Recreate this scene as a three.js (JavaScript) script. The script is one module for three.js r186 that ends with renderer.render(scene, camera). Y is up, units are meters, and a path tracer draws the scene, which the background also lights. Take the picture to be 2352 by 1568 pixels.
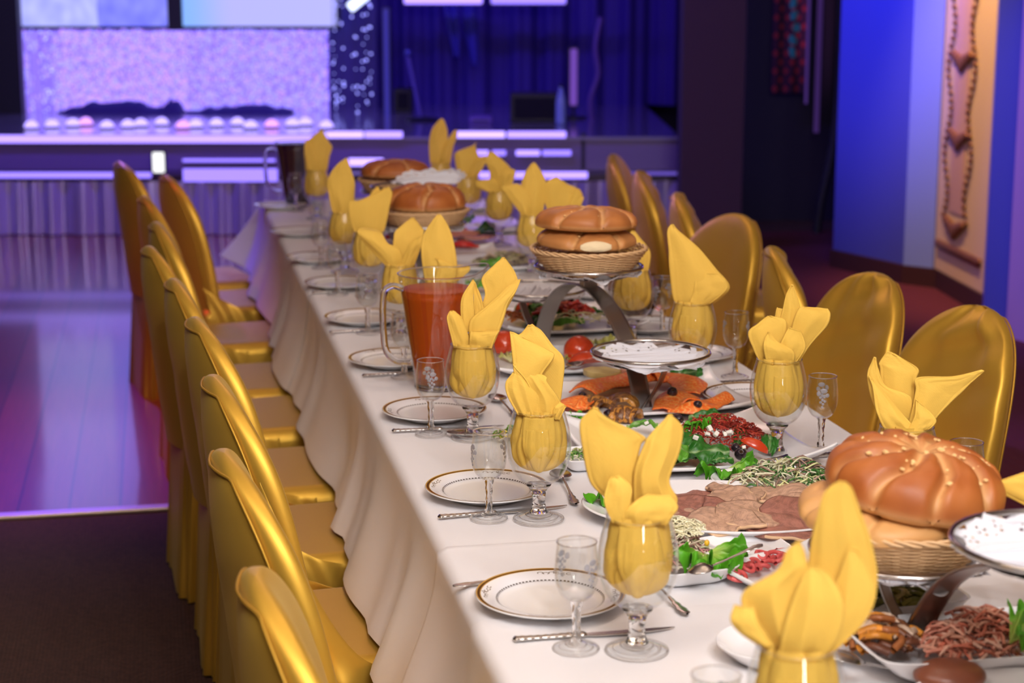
import * as THREE from 'three';
import { RoundedBoxGeometry } from 'three/addons/geometries/RoundedBoxGeometry.js';
import { mergeGeometries, mergeVertices } from 'three/addons/utils/BufferGeometryUtils.js';
import { createNoise3D } from 'simplex-noise';

// ---------------------------------------------------------------- camera, exposure, light
const V3 = (x, y, z) => new THREE.Vector3(x, y, z);
const scene = new THREE.Scene();
scene.background = new THREE.Color(0x000000);
const renderer = new THREE.WebGLRenderer({ antialias: true });
renderer.toneMapping = THREE.LinearToneMapping;
renderer.toneMappingExposure = 0.97;
renderer.shadowMap.enabled = true;

const PX = { w: 2352, h: 1568, f: 4100 };
const camera = new THREE.PerspectiveCamera(2 * Math.atan(PX.h / 2 / PX.f) * 180 / Math.PI, PX.w / PX.h, 0.05, 60);
camera.position.set(0, 1.6, 0);
const FWD = V3(0.19103257, -0.19473575, -0.96207305).normalize();
camera.lookAt(camera.position.clone().add(FWD));
camera.focus = 2.98;                       // the third place setting and the meat platter are sharp
camera.userData.fStop = 4.6;
const CX = V3(0, 1, 0).cross(FWD).normalize().negate(), CY = CX.clone().cross(FWD);
const TOP = 0.75;                          // height of the table top
const A = Math.atan2(FWD.x, -FWD.z);       // the stage and the walls stand square to this heading, the table does not
const RU = V3(Math.cos(A), 0, Math.sin(A)), RW = V3(Math.sin(A), 0, -Math.cos(A));
const sight = (px, py) => FWD.clone().multiplyScalar(PX.f).addScaledVector(CX, px - PX.w / 2).addScaledVector(CY, PX.h / 2 - py);
// measured places: on a level plane, at a distance, on the upright plane of the stage
const onTable = (px, py, h = 0) => { const r = sight(px, py), t = (TOP + h - 1.6) / r.y; return camera.position.clone().addScaledVector(r, t); };
const atDepth = (px, py, d) => camera.position.clone().addScaledVector(sight(px, py), d / PX.f);
const atRoom = (px, py, w) => { const r = sight(px, py), t = w / r.dot(RW), p = r.multiplyScalar(t); return [p.dot(RU), 1.6 + p.y]; };
const depthOf = (p) => p.clone().sub(camera.position).dot(FWD);

// ---------------------------------------------------------------- names, tags, helpers
const used = new Map();
function numbered(name) { const n = used.get(name) ?? 0; used.set(name, n + 1); return n ? `${name}_${String(n).padStart(3, '0')}` : name; }
function tag(o, label, category, group, kind) {
  if (label) o.userData.label = label; if (category) o.userData.category = category;
  if (group) o.userData.group = group; if (kind) o.userData.kind = kind;
  return o;
}
function thing(name, label, category, pos = [0, 0, 0], turn = 0, group) {
  const o = new THREE.Group(); o.name = numbered(name); scene.add(o);
  o.position.set(...(pos.isVector3 ? pos.toArray() : pos)); o.rotation.y = turn;
  return tag(o, label, category, group);
}
function mesh(name, geo, mat, parent) {
  const m = new THREE.Mesh(geo, mat); m.name = parent === scene ? numbered(name) : name;
  m.castShadow = m.receiveShadow = true; parent.add(m); return m;
}
function solo(name, label, category, geo, mat, pos = [0, 0, 0], turn = 0, group) {       // a thing that is one mesh
  const m = mesh(name, geo, mat, scene); m.position.set(...(pos.isVector3 ? pos.toArray() : pos)); m.rotation.y = turn;
  return tag(m, label, category, group);
}
function structure(name, geo, mat, inRoom = false) { const m = mesh(name, geo, mat, scene); if (inRoom) m.rotation.y = -A; m.userData.kind = 'structure'; return m; }
function dup(o, label, pos, turn, group) {
  const c = o.clone(); c.name = numbered(o.name.replace(/_\d{3}$/, '')); c.userData = { ...o.userData }; scene.add(c);
  if (pos) c.position.set(...(pos.isVector3 ? pos.toArray() : pos));
  if (turn !== undefined) c.rotation.y = turn;
  return tag(c, label, null, group);
}
function random(seed) { let a = seed * 2654435761 >>> 0; return () => { a = (a + 0x6d2b79f5) | 0; let t = Math.imul(a ^ (a >>> 15), 1 | a); t = (t + Math.imul(t ^ (t >>> 7), 61 | t)) ^ t; return ((t ^ (t >>> 14)) >>> 0) / 4294967296; }; }
const noise3 = createNoise3D(random(7));
const lerp = (a, b, t) => a + (b - a) * t, clamp = (x, a = 0, b = 1) => Math.min(b, Math.max(a, x)), sm = (a, b, x) => { const t = clamp((x - a) / (b - a)); return t * t * (3 - 2 * t); };
const join = (list) => mergeGeometries(list.map((g) => { const c = g.index ? g.toNonIndexed() : g.clone(); for (const k of Object.keys(c.attributes)) if (!['position', 'normal', 'uv', 'color'].includes(k)) c.deleteAttribute(k); return c; }));
const box = (x0, y0, z0, x1, y1, z1) => new THREE.BoxGeometry(Math.abs(x1 - x0), Math.abs(y1 - y0), Math.abs(z1 - z0)).translate((x0 + x1) / 2, (y0 + y1) / 2, (z0 + z1) / 2);
const rbox = (w, h, d, r, x = 0, y = 0, z = 0, seg = 3) => new RoundedBoxGeometry(w, h, d, seg, r).translate(x, y, z);
const tube = (pts, r, n = 24, k = 8, closed = false) => new THREE.TubeGeometry(new THREE.CatmullRomCurve3(pts.map((p) => p.isVector3 ? p : V3(...p)), closed), n, r, k, closed);
function lathe(pts, seg = 40) {            // profile drawn so that the outside faces out
  const g = new THREE.LatheGeometry(pts.map(([r, y]) => new THREE.Vector2(Math.max(r, 1e-5), y)), seg);
  return outward(g);
}
function outward(g) {
  const p = g.attributes.position, ix = g.index.array; let v = 0; const a = V3(), b = V3(), c = V3();
  for (let i = 0; i < ix.length; i += 3) { a.fromBufferAttribute(p, ix[i]); b.fromBufferAttribute(p, ix[i + 1]); c.fromBufferAttribute(p, ix[i + 2]); v += a.dot(b.cross(c)); }
  if (v < 0) { for (let i = 0; i < ix.length; i += 3) { const t = ix[i]; ix[i] = ix[i + 1]; ix[i + 1] = t; } const n = g.attributes.normal; for (let i = 0; i < n.array.length; i++) n.array[i] *= -1; }
  return g;
}
// a grid of points f(u, v) as a smooth surface; closedU joins the two ends of u
function grid(nu, nv, f, closedU = false) {
  const pos = [], uv = [], ix = [];
  for (let j = 0; j <= nv; j++) for (let i = 0; i <= nu; i++) { const p = f(i / nu, j / nv); pos.push(p[0], p[1], p[2]); uv.push(p[3] ?? i / nu, p[4] ?? j / nv); }
  for (let j = 0; j < nv; j++) for (let i = 0; i < nu; i++) { const a = j * (nu + 1) + i, b = a + 1, c = a + nu + 1, d = c + 1; ix.push(a, b, d, a, d, c); }
  const g = new THREE.BufferGeometry(); g.setAttribute('position', new THREE.Float32BufferAttribute(pos, 3)); g.setAttribute('uv', new THREE.Float32BufferAttribute(uv, 2)); g.setIndex(ix); g.computeVertexNormals();
  if (closedU) { const n = g.attributes.normal; for (let j = 0; j <= nv; j++) { const a = j * (nu + 1), b = a + nu, v = V3(n.getX(a) + n.getX(b), n.getY(a) + n.getY(b), n.getZ(a) + n.getZ(b)).normalize(); n.setXYZ(a, v.x, v.y, v.z); n.setXYZ(b, v.x, v.y, v.z); } }
  return g;
}
// a sheet with thickness: the grid, its back, and a closed border
function sheet(nu, nv, f, th) {
  const g = grid(nu, nv, f), p = g.attributes.position, n = g.attributes.normal, u = g.attributes.uv, N = p.count, pos = new Float32Array(N * 6), uv = new Float32Array(N * 4), ix = [];
  const T = typeof th === 'function' ? th : () => th;
  for (let i = 0; i < N; i++) {
    const t = T((i % (nu + 1)) / nu, Math.floor(i / (nu + 1)) / nv) / 2;
    for (let c = 0; c < 3; c++) { const q = p.array[i * 3 + c], m = n.array[i * 3 + c] * t; pos[i * 3 + c] = q + m; pos[(N + i) * 3 + c] = q - m; }
    for (let c = 0; c < 2; c++) uv[i * 2 + c] = uv[(N + i) * 2 + c] = u.array[i * 2 + c];
  }
  const src = g.index.array;
  for (let i = 0; i < src.length; i += 3) { ix.push(src[i], src[i + 1], src[i + 2], N + src[i], N + src[i + 2], N + src[i + 1]); }
  const edge = (a, b) => ix.push(a, N + a, b, b, N + a, N + b);
  for (let i = 0; i < nu; i++) { edge(i, i + 1); edge(nv * (nu + 1) + i + 1, nv * (nu + 1) + i); }
  for (let j = 0; j < nv; j++) { edge((j + 1) * (nu + 1), j * (nu + 1)); edge(j * (nu + 1) + nu, (j + 1) * (nu + 1) + nu); }
  const o = new THREE.BufferGeometry(); o.setAttribute('position', new THREE.BufferAttribute(pos, 3)); o.setAttribute('uv', new THREE.BufferAttribute(uv, 2)); o.setIndex(ix); o.computeVertexNormals(); return o;
}
function paint(g, f) {                      // vertex colours (linear) from f(x, y, z, nx, ny, nz)
  const p = g.attributes.position, n = g.attributes.normal, c = new Float32Array(p.count * 3);
  for (let i = 0; i < p.count; i++) c.set(f(p.getX(i), p.getY(i), p.getZ(i), n.getX(i), n.getY(i), n.getZ(i)), i * 3);
  g.setAttribute('color', new THREE.BufferAttribute(c, 3)); return g;
}
const mix3 = (a, b, t) => [lerp(a[0], b[0], t), lerp(a[1], b[1], t), lerp(a[2], b[2], t)];
const solid3 = (g, c) => paint(g, () => c);
const std = (color, roughness = 0.6, more = {}) => { const m = new THREE.MeshPhysicalMaterial({ roughness, side: THREE.DoubleSide, ...more }); Array.isArray(color) ? m.color.setRGB(...color) : m.color.set(color); return m; };
const glow = (rgb, k = 1, base = [0.02, 0.02, 0.02]) => { const m = new THREE.MeshStandardMaterial({ roughness: 0.5 }); m.color.setRGB(...base); m.emissive.setRGB(...rgb); m.emissiveIntensity = k; return m; };
function canvasMap(w, h, draw, srgb = true) { const c = document.createElement('canvas'); c.width = w; c.height = h; draw(c.getContext('2d'), w, h); const t = new THREE.CanvasTexture(c); if (srgb) t.colorSpace = THREE.SRGBColorSpace; t.wrapS = t.wrapT = THREE.RepeatWrapping; return t; }
function dataMap(w, h, f, srgb = false) { const d = new Uint8Array(w * h * 4); for (let y = 0; y < h; y++) for (let x = 0; x < w; x++) { const v = f(x / w, y / h), i = (y * w + x) * 4; const c = Array.isArray(v) ? v : [v, v, v]; for (let k = 0; k < 3; k++) d[i + k] = clamp(c[k]) * 255; d[i + 3] = 255; } const t = new THREE.DataTexture(d, w, h); t.magFilter = THREE.LinearFilter; t.minFilter = THREE.LinearFilter; t.wrapS = t.wrapT = THREE.RepeatWrapping; if (srgb) t.colorSpace = THREE.SRGBColorSpace; t.needsUpdate = true; return t; }
const tiling = (x, y, k, z = 0) => { const a = x * 2 * Math.PI, b = y * 2 * Math.PI, r = k / (2 * Math.PI); return noise3(Math.cos(a) * r + z, Math.sin(a) * r + Math.cos(b) * r * 1.3, Math.sin(b) * r + z * 0.7); };

// ---------------------------------------------------------------- lights: chandeliers above the table, downlights by the wall, stage light
const M = {};
M.brass = std([0.62, 0.42, 0.14], 0.25, { metalness: 0.95 });
M.blackMetal = std([0.012, 0.012, 0.016], 0.45, { metalness: 0.5 });
M.bulb = glow([1, 0.86, 0.66], 7, [0.8, 0.8, 0.75]);
M.bulbWhite = glow([1, 0.97, 0.9], 10, [0.8, 0.8, 0.75]);
function chandelier(x, z, power, color, label, radius = 0.42, n = 8, y = 2.72) {
  const c = thing('chandelier', label, 'chandelier', [x, y, z], 0, 'chandeliers hanging above the banquet table');
  const arms = [];
  for (let i = 0; i < n; i++) {
    const a = i / n * 2 * Math.PI + 0.2, cx = Math.cos(a), sz = Math.sin(a);
    arms.push(tube([[cx * 0.03, 0.06, sz * 0.03], [cx * radius * 0.5, -0.08, sz * radius * 0.5], [cx * radius, 0, sz * radius]], 0.008, 16, 6));
    mesh('candle_cup', new THREE.CylinderGeometry(0.03, 0.012, 0.025, 12).translate(cx * radius, 0.012, sz * radius), M.brass, c);
    const b = mesh('bulb', new THREE.SphereGeometry(0.036, 14, 10).scale(1, 1.3, 1), M.bulb, c); b.position.set(cx * radius, 0.068, sz * radius); b.castShadow = false;
    const l = new THREE.PointLight(color, power / n); l.name = 'bulb_light'; l.position.set(x + cx * radius, y + 0.062, z + sz * radius); l.castShadow = true; l.shadow.radius = 1.4; scene.add(l);
  }
  for (const a of arms) mesh('arm', a, M.brass, c);
  mesh('stem', lathe([[0, -0.12], [0.03, -0.1], [0.045, -0.03], [0.02, 0.03], [0.035, 0.1], [0.012, 0.16], [0.012, 3.28 - y], [0.05, 3.29 - y], [0, 3.3 - y]], 20), M.brass, c);
  return c;
}
{ // tall lamp panel on the wall behind the camera: the upright glint in every goblet
  const t = thing('wall_lamp', 'tall warm white lamp panel on the wall behind the camera', 'wall lamp', [0.75, 2.15, 4.94]);
  mesh('light_panel', rbox(0.5, 1.5, 0.03, 0.012, 0, 0, -0.02), glow([1, 0.96, 0.9], 14, [0.8, 0.8, 0.78]), t);
  mesh('frame', rbox(0.58, 1.58, 0.05, 0.012, 0, 0, 0.02), M.brass, t);
  const l = new THREE.RectAreaLight(new THREE.Color().setRGB(1, 0.96, 0.9), 10, 0.5, 1.5); l.name = 'wall_lamp_light'; l.position.set(0.75, 2.15, 4.89); l.lookAt(0.75, 2.15, -5); scene.add(l);
}
const WARM = new THREE.Color().setRGB(1, 0.88, 0.8), PINKISH = new THREE.Color().setRGB(1, 0.62, 0.58);
chandelier(0.55, 0.1, 24, new THREE.Color().setRGB(1, 0.98, 1), 'brass chandelier with glowing bulbs over the near end of the banquet table');
chandelier(1.2, -2.7, 4.2, new THREE.Color().setRGB(1, 0.8, 0.66), 'brass chandelier with glowing bulbs over the middle of the banquet table');
chandelier(1.1, -6.3, 2.4, PINKISH, 'brass chandelier with glowing bulbs over the far end of the banquet table');
chandelier(-0.55, -1.5, 6.5, WARM, 'brass chandelier with glowing bulbs over the row of gold chairs on the left');
function downlight(pos, target, power, color, label, angle = 0.6, glowMat = M.bulbWhite) {
  const d = thing('ceiling_spotlight', label, 'spotlight', pos);
  const dir = V3(...target).sub(V3(...pos)).normalize(), q = new THREE.Quaternion().setFromUnitVectors(V3(0, -1, 0), dir);
  const can = mesh('housing', lathe([[0, 0.14], [0.05, 0.14], [0.06, 0.12], [0.065, -0.02], [0.058, -0.02], [0.05, 0.08], [0, 0.085]], 24), M.blackMetal, d);
  const lens = mesh('light_lens', new THREE.CylinderGeometry(0.046, 0.046, 0.012, 24).translate(0, 0.02, 0), glowMat, d);
  can.quaternion.copy(q); lens.quaternion.copy(q);
  mesh('bracket', new THREE.CylinderGeometry(0.01, 0.01, Math.max(0.02, 3.29 - pos[1] - 0.06), 10).translate(0, 0.06 + (3.29 - pos[1] - 0.06) / 2, 0), M.blackMetal, d);
  const s = new THREE.SpotLight(color, power, 0, angle, 0.6); s.name = 'spot_light'; s.position.set(...pos).addScaledVector(dir, 0.03); s.target.position.set(...target); s.castShadow = true; s.shadow.radius = 2.2; scene.add(s, s.target);
  return d;
}
const room = (u, y, w) => RU.clone().multiplyScalar(u).addScaledVector(RW, w).setY(y).toArray();
M.bulbBlue = glow([0.2, 0.2, 1], 8, [0.1, 0.1, 0.3]); M.bulbViolet = glow([0.5, 0.3, 1], 8, [0.2, 0.1, 0.3]);
downlight(room(1.5, 3.0, 8.6), room(2.4, 1.2, 9.0), 26, new THREE.Color().setRGB(1, 0.62, 0.26), 'ceiling spotlight shining on the cream wall panel', 0.5);
downlight(room(0.5, 3.0, 8.6), room(2.15, 1.5, 10.0), 45, new THREE.Color().setRGB(0.06, 0.08, 1), 'blue ceiling spotlight shining on the wall beside the stage', 0.4, M.bulbBlue);
downlight(room(0.2, 3.0, 7.2), room(2.35, 0.9, 7.9), 30, new THREE.Color().setRGB(0.1, 0.1, 1), 'blue ceiling spotlight shining on the near pillar', 0.3, M.bulbBlue);
downlight(room(-2.6, 3.0, 9.4), room(-2.0, 0.0, 7.2), 60, new THREE.Color().setRGB(0.12, 0.06, 1), 'violet ceiling spotlight shining on the dance floor', 0.42, M.bulbViolet);
downlight(room(-2.6, 3.0, 8.6), room(0.55, 0.8, 6.4), 60, new THREE.Color().setRGB(0.3, 0.16, 1), 'violet ceiling spotlight shining on the far chairs', 0.2, M.bulbViolet);
downlight(room(-2.6, 3.0, 6.0), room(-1.75, 0.0, 6.1), 9, new THREE.Color().setRGB(1, 0.05, 0.3), 'red ceiling spotlight shining on the near edge of the dance floor', 0.4, M.bulbViolet);

const ORD17 = ['first', 'second', 'third', 'fourth', 'fifth', 'sixth', 'seventh', 'eighth', 'ninth', 'tenth', 'eleventh', 'twelfth', 'thirteenth', 'fourteenth', 'fifteenth', 'sixteenth', 'seventeenth'];
// ---------------------------------------------------------------- room shell
M.carpet = std([1, 1, 1], 0.95, { map: dataMap(256, 256, (x, y) => { const n = tiling(x, y, 60) * 0.5 + tiling(x, y, 18, 5) * 0.35, r = Math.sin(x * 2 * Math.PI * 40) * 0.16; const k = 0.25 + 0.07 * n + 0.07 * r; return [k * 1.15, k * 0.74, k * 0.62]; }, true), bumpMap: dataMap(256, 256, (x, y) => 0.5 + 0.3 * tiling(x, y, 70) + 0.2 * Math.sin(x * 2 * Math.PI * 40)), bumpScale: 0.004 });
M.carpet.map.repeat.set(2.5, 2.5); M.carpet.bumpMap.repeat.set(2.5, 2.5);
M.redCarpet = std([0.105, 0.006, 0.02], 0.95, { bumpMap: M.carpet.bumpMap, bumpScale: 0.004 });
M.wood = std([1, 1, 1], 0.3, { map: dataMap(512, 512, (x, y) => { const plank = Math.floor(x * 8), s = Math.sin(plank * 91.7) * 0.5 + 0.5, grain = noise3(x * 90, y * 5 + plank * 9, 3) * 0.5 + noise3(x * 220, y * 12, plank) * 0.3, gap = Math.abs(x * 8 - Math.round(x * 8)) < 0.02 ? 0.6 : 1; const k = (0.5 + 0.09 * s + 0.06 * grain) * gap; return [k, k * 0.42, k * 0.34]; }, true), clearcoat: 0.6, clearcoatRoughness: 0.08 });
M.ceiling = std([0.42, 0.36, 0.32], 0.9); M.darkWall = std([0.03, 0.02, 0.05], 0.85); M.wallWarm = std([0.4, 0.24, 0.12], 0.8);
const uvMetres = (g, ax, ay) => { const p = g.attributes.position, u = g.attributes.uv; for (let i = 0; i < p.count; i++) u.setXY(i, p.getComponent(i, ax), p.getComponent(i, ay)); return g; };
structure('floor', uvMetres(box(-7, -0.12, 5, 6, 0, -19), 0, 2), M.carpet);
structure('dance_floor', uvMetres(box(-6.5, 0, -5.49, 0.55, 0.006, -14.5), 0, 2), M.wood).userData.kind = 'structure';
M.wood.map.repeat.set(0.8, 0.5); M.wood.map.center.set(0, 0);
structure('floor_right', box(1.0, 0, 1, 5.5, 0.008, -11.2), M.redCarpet);
structure('trim_1', join([rbox(6.6, 0.012, 0.045, 0.005, -3.1, 0.007, -5.475)]), std([0.78, 0.62, 0.46], 0.35, { metalness: 0.6 }));
structure('ceiling', box(-7, 3.3, 5, 6, 3.42, -19), M.ceiling);
structure('wall_left', box(-7.15, 0, 5, -7, 3.3, -19), M.darkWall);
structure('wall_back', box(-7.15, 0, 5, 6.15, 3.3, 5.15), M.wallWarm);
structure('wall_front', box(-7.15, 0, -19.15, 6.15, 3.3, -19), M.darkWall);
structure('wall_right', box(6, 0, 5, 6.15, 3.3, -19), M.wallWarm);

// everything from here to the table stands square to the stage: x to the right, z = minus the distance
const rectAt = (px0, py0, px1, py1, w, d = 0.04) => { const [u0, y0] = atRoom(px0, py1, w), [u1, y1] = atRoom(px1, py0, w); return box(u0, y0, -w, u1, y1, -w - d); };
const roomThing = (name, label, category, group) => thing(name, label, category, [0, 0, 0], -A, group);
const roomSolo = (name, label, category, geo, mat, group) => solo(name, label, category, geo, mat, [0, 0, 0], -A, group);
// a geometry recentred on its own middle, with the group placed there
function placed(name, label, category, w, px, py, group) { const [u, y] = atRoom(px, py, w); return thing(name, label, category, room(u, y, w), -A, group); }

M.stageBlack = std([0.012, 0.01, 0.02], 0.5); M.stageFront = std([0.2, 0.12, 0.4], 0.35); M.stageFloor = std([0.34, 0.3, 0.5], 0.2, { clearcoat: 1, clearcoatRoughness: 0.12 });
structure('stage_riser', join([box(-5.5, 0, -11.95, 1.12, 0.6, -16.5)]), M.stageFront, true);
structure('stage_step', box(-5.5, 0, -11.62, 1.12, 0.4, -11.95), std([0.05, 0.02, 0.06], 0.35), true);
structure('stage_floor', box(-5.5, 0.6, -11.93, 1.12, 0.62, -16.5), M.stageFloor, true);
structure('wall_stage', box(-6.5, 0, -16.2, 6, 3.3, -16.35), std([0.03, 0.02, 0.12], 0.8), true);
// strips of stage light along both edges, built in lengths
const stripMats = [glow([0.33, 0.22, 1], 2.4), glow([0.27, 0.18, 1], 1.9), glow([0.4, 0.28, 1], 2.6)];
function ledStrip(u0, u1, y, w, h, label, mat) { const s = thing('light_strip', label, 'light strip', room((u0 + u1) / 2, y, w), -A); mesh('channel', box(-(u1 - u0) / 2, -h, -0.02, (u1 - u0) / 2, h, -0.004), M.stageBlack, s); mesh('led_tube', rbox(u1 - u0, h * 1.7, 0.014, Math.min(0.006, h * 0.8), 0, 0, 0.003, 2), mat, s); return s; }
const pxU = (px, w) => atRoom(px, 330, w)[0];
const strip = (p0, p1, py, w, h, label, mat) => ledStrip(pxU(p0, w), pxU(p1, w), atRoom((p0 + p1) / 2, py, w)[1], w, h, label, mat);
strip(-560, 745, 319, 11.91, 0.03, 'long lavender light strip along the upper edge of the stage, on the left', stripMats[0]);
[[752, 835], [838, 925], [1048, 1160], [1165, 1300]].forEach(([a, b], i) => strip(a, b, 309, 11.91, 0.026, ['lavender stage-edge light just right of the long strip', 'lavender stage-edge light left of the two-pronged napkin', 'lavender stage-edge light right of the two-pronged napkin', 'lavender stage-edge light at the right end of the row'][i], stripMats[i % 2 ? 0 : 2]));
strip(418, 636, 402, 11.57, 0.05, 'broad lavender light strip on the lower step behind the gold chair tops', stripMats[1]);
strip(-560, 345, 402, 11.57, 0.022, 'thin lavender light strip on the lower stage step at the far left', stripMats[1]);
strip(1092, 1350, 402, 11.57, 0.026, 'lavender light strip on the lower step behind the broad napkin fan', stripMats[0]);
strip(1420, 1556, 398, 11.57, 0.012, 'dim violet light strip on the lower step behind the far right chairs', glow([0.2, 0.12, 0.8], 0.7));
strip(418, 632, 368, 11.91, 0.012, 'narrow row of lavender light between the two stage steps', stripMats[1]);
[[1092, 1122], [1130, 1162], [1185, 1240], [1246, 1312]].forEach(([a, b], i) => strip(a, b, 351, 11.91, 0.022, ['short violet light behind the bow-shaped napkin, left one', 'short violet light behind the bow-shaped napkin, right one', 'short violet light between the steps, third from the left', 'short violet light between the steps, at the right end'][i], stripMats[i % 2 ? 1 : 0]));
strip(800, 880, 372, 11.91, 0.03, 'lavender light glinting between the far napkins and the reddish basket', stripMats[2]);
{ const [u, y] = atRoom(366, 372, 11.55), l = thing('floor_lamp_can', 'small bright white lamp standing against the stage step', 'lamp', room(u, y, 11.54), -A); mesh('light_lens', rbox(0.075, 0.13, 0.02, 0.009, 0, 0, 0.02), glow([0.9, 0.9, 0.9], 1.5), l); mesh('housing', rbox(0.09, 0.15, 0.03, 0.006, 0, 0, -0.002), M.stageBlack, l); }
{ // pleated shiny skirt hung on the front of the step
  const n = 420; const g = sheet(n, 3, (u, v) => { const x = lerp(-5.4, 1.1, u), k = noise3(x * 1.7, 0, 9); return [x, lerp(0.012, 0.36, v), -11.58 + 0.02 * Math.sin(x * 42 + 3 * k) + 0.012 * Math.sin(x * 17 + 5 * k) - 0.008 * v]; }, 0.003);
  roomSolo('stage_skirt', 'shiny violet pleated skirt hanging on the front of the stage step', 'curtain', g, std([0.55, 0.45, 0.95], 0.28, { metalness: 0.5 }));
}
{ // long violet batten hung from the ceiling in front of the stage
  const t = thing('stage_batten_light', 'long violet light batten hung below the ceiling in front of the stage', 'stage light', room(-2.0, 3.12, 10.4), -A), dir = V3(0, -2.8, -1.87).normalize(), q = new THREE.Quaternion().setFromUnitVectors(V3(0, -1, 0), dir);
  const f = mesh('light_face', rbox(4.2, 0.02, 0.22, 0.008, 0, -0.06, 0), glow([0.3, 0.18, 1], 4), t), h = mesh('housing', rbox(4.26, 0.1, 0.27, 0.02), M.stageBlack, t); f.quaternion.copy(q); h.quaternion.copy(q);
  for (const x of [-1.8, 0, 1.8]) mesh('hanger', new THREE.CylinderGeometry(0.012, 0.012, 0.2, 8).translate(x, 0.1, 0), M.stageBlack, t);
  const wash = new THREE.RectAreaLight(new THREE.Color().setRGB(0.22, 0.12, 1), 22, 4.2, 0.22); wash.name = 'stage_wash_light'; wash.position.set(...room(-2.0, 3.02, 10.43)); wash.lookAt(...room(-2.0, 0.2, 12.3)); scene.add(wash);
}
// back of the stage: two screens, a sequin curtain, bead strings
const WB = 14.6;
const screenMap = dataMap(256, 64, (x, y) => { const n = tiling(x, y, 9) * 0.5 + 0.5, k = x < 0.53 ? 0.84 + 0.16 * n : 0.6 + 0.15 * n; return [0.72 * k, 0.74 * k, 1]; }, true);
const screenMap2 = dataMap(256, 64, (x, y) => { const t = sm(0.0, 0.35, x); return mix3([0.5, 0.68, 1], [0.68, 0.68, 1], t); }, true);
const screenMat = (map) => { const m = new THREE.MeshStandardMaterial({ roughness: 0.35, emissiveMap: map, emissiveIntensity: 1.25 }); m.color.setRGB(0.02, 0.02, 0.03); m.emissive.setRGB(1, 1, 1); return m; };
function screen(px0, px1, label, map) {
  const [u0, y0] = atRoom(px0, 63, WB), [u1] = atRoom(px1, 63, WB), W = u1 - u0, H = 1.75;
  const s = thing('projection_screen', label, 'screen', room((u0 + u1) / 2, y0 + H / 2, WB), -A);
  mesh('screen_panel', new THREE.BoxGeometry(W - 0.02, H - 0.02, 0.02), screenMat(map), s);
  mesh('frame', join([box(-W / 2 - 0.015, -H / 2 - 0.02, -0.03, W / 2 + 0.015, -H / 2 + 0.005, 0.018), box(-W / 2 - 0.015, H / 2 - 0.005, -0.03, W / 2 + 0.015, H / 2 + 0.02, 0.018), box(-W / 2 - 0.02, -H / 2, -0.03, -W / 2 + 0.006, H / 2, 0.018), box(W / 2 - 0.006, -H / 2, -0.03, W / 2 + 0.02, H / 2, 0.018)]), M.stageBlack, s);
}
screen(42, 388, 'large glowing lilac screen with pale mottled picture, left of the black upright', screenMap);
screen(410, 776, 'large glowing pale blue screen right of the black upright', screenMap2);
for (const [u, p] of [[-3.4, 1.05], [-2.1, 1.05]]) { const l = new THREE.RectAreaLight(new THREE.Color().setRGB(0.4, 0.4, 1), p * 0.5, 1.2, 1.6); l.name = 'screen_light'; l.position.set(...room(u, 2.15, WB - 0.06)); l.lookAt(...room(u, 0.6, 8)); scene.add(l); }
{ // sequin curtain below the screens: a glowing backing with rows of bright sequins in front of it
  const [u0, y0] = atRoom(40, 268, WB), [u1, y1] = atRoom(752, 68, WB);
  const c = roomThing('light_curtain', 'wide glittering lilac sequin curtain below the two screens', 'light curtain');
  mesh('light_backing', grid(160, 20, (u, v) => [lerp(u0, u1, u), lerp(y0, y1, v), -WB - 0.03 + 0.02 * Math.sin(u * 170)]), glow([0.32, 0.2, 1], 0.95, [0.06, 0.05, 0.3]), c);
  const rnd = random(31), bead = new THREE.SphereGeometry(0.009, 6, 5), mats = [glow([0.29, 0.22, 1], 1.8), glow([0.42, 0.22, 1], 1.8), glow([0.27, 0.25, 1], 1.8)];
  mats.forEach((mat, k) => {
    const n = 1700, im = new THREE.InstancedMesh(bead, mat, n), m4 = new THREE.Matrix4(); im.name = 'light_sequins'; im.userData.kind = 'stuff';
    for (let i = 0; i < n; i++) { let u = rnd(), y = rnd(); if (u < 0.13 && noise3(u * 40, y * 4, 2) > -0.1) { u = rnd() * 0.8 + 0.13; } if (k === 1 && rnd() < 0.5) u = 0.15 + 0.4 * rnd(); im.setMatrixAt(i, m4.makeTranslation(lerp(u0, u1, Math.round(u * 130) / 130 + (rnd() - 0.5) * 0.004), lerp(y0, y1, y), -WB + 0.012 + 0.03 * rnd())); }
    c.add(im);
  });
}
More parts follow.
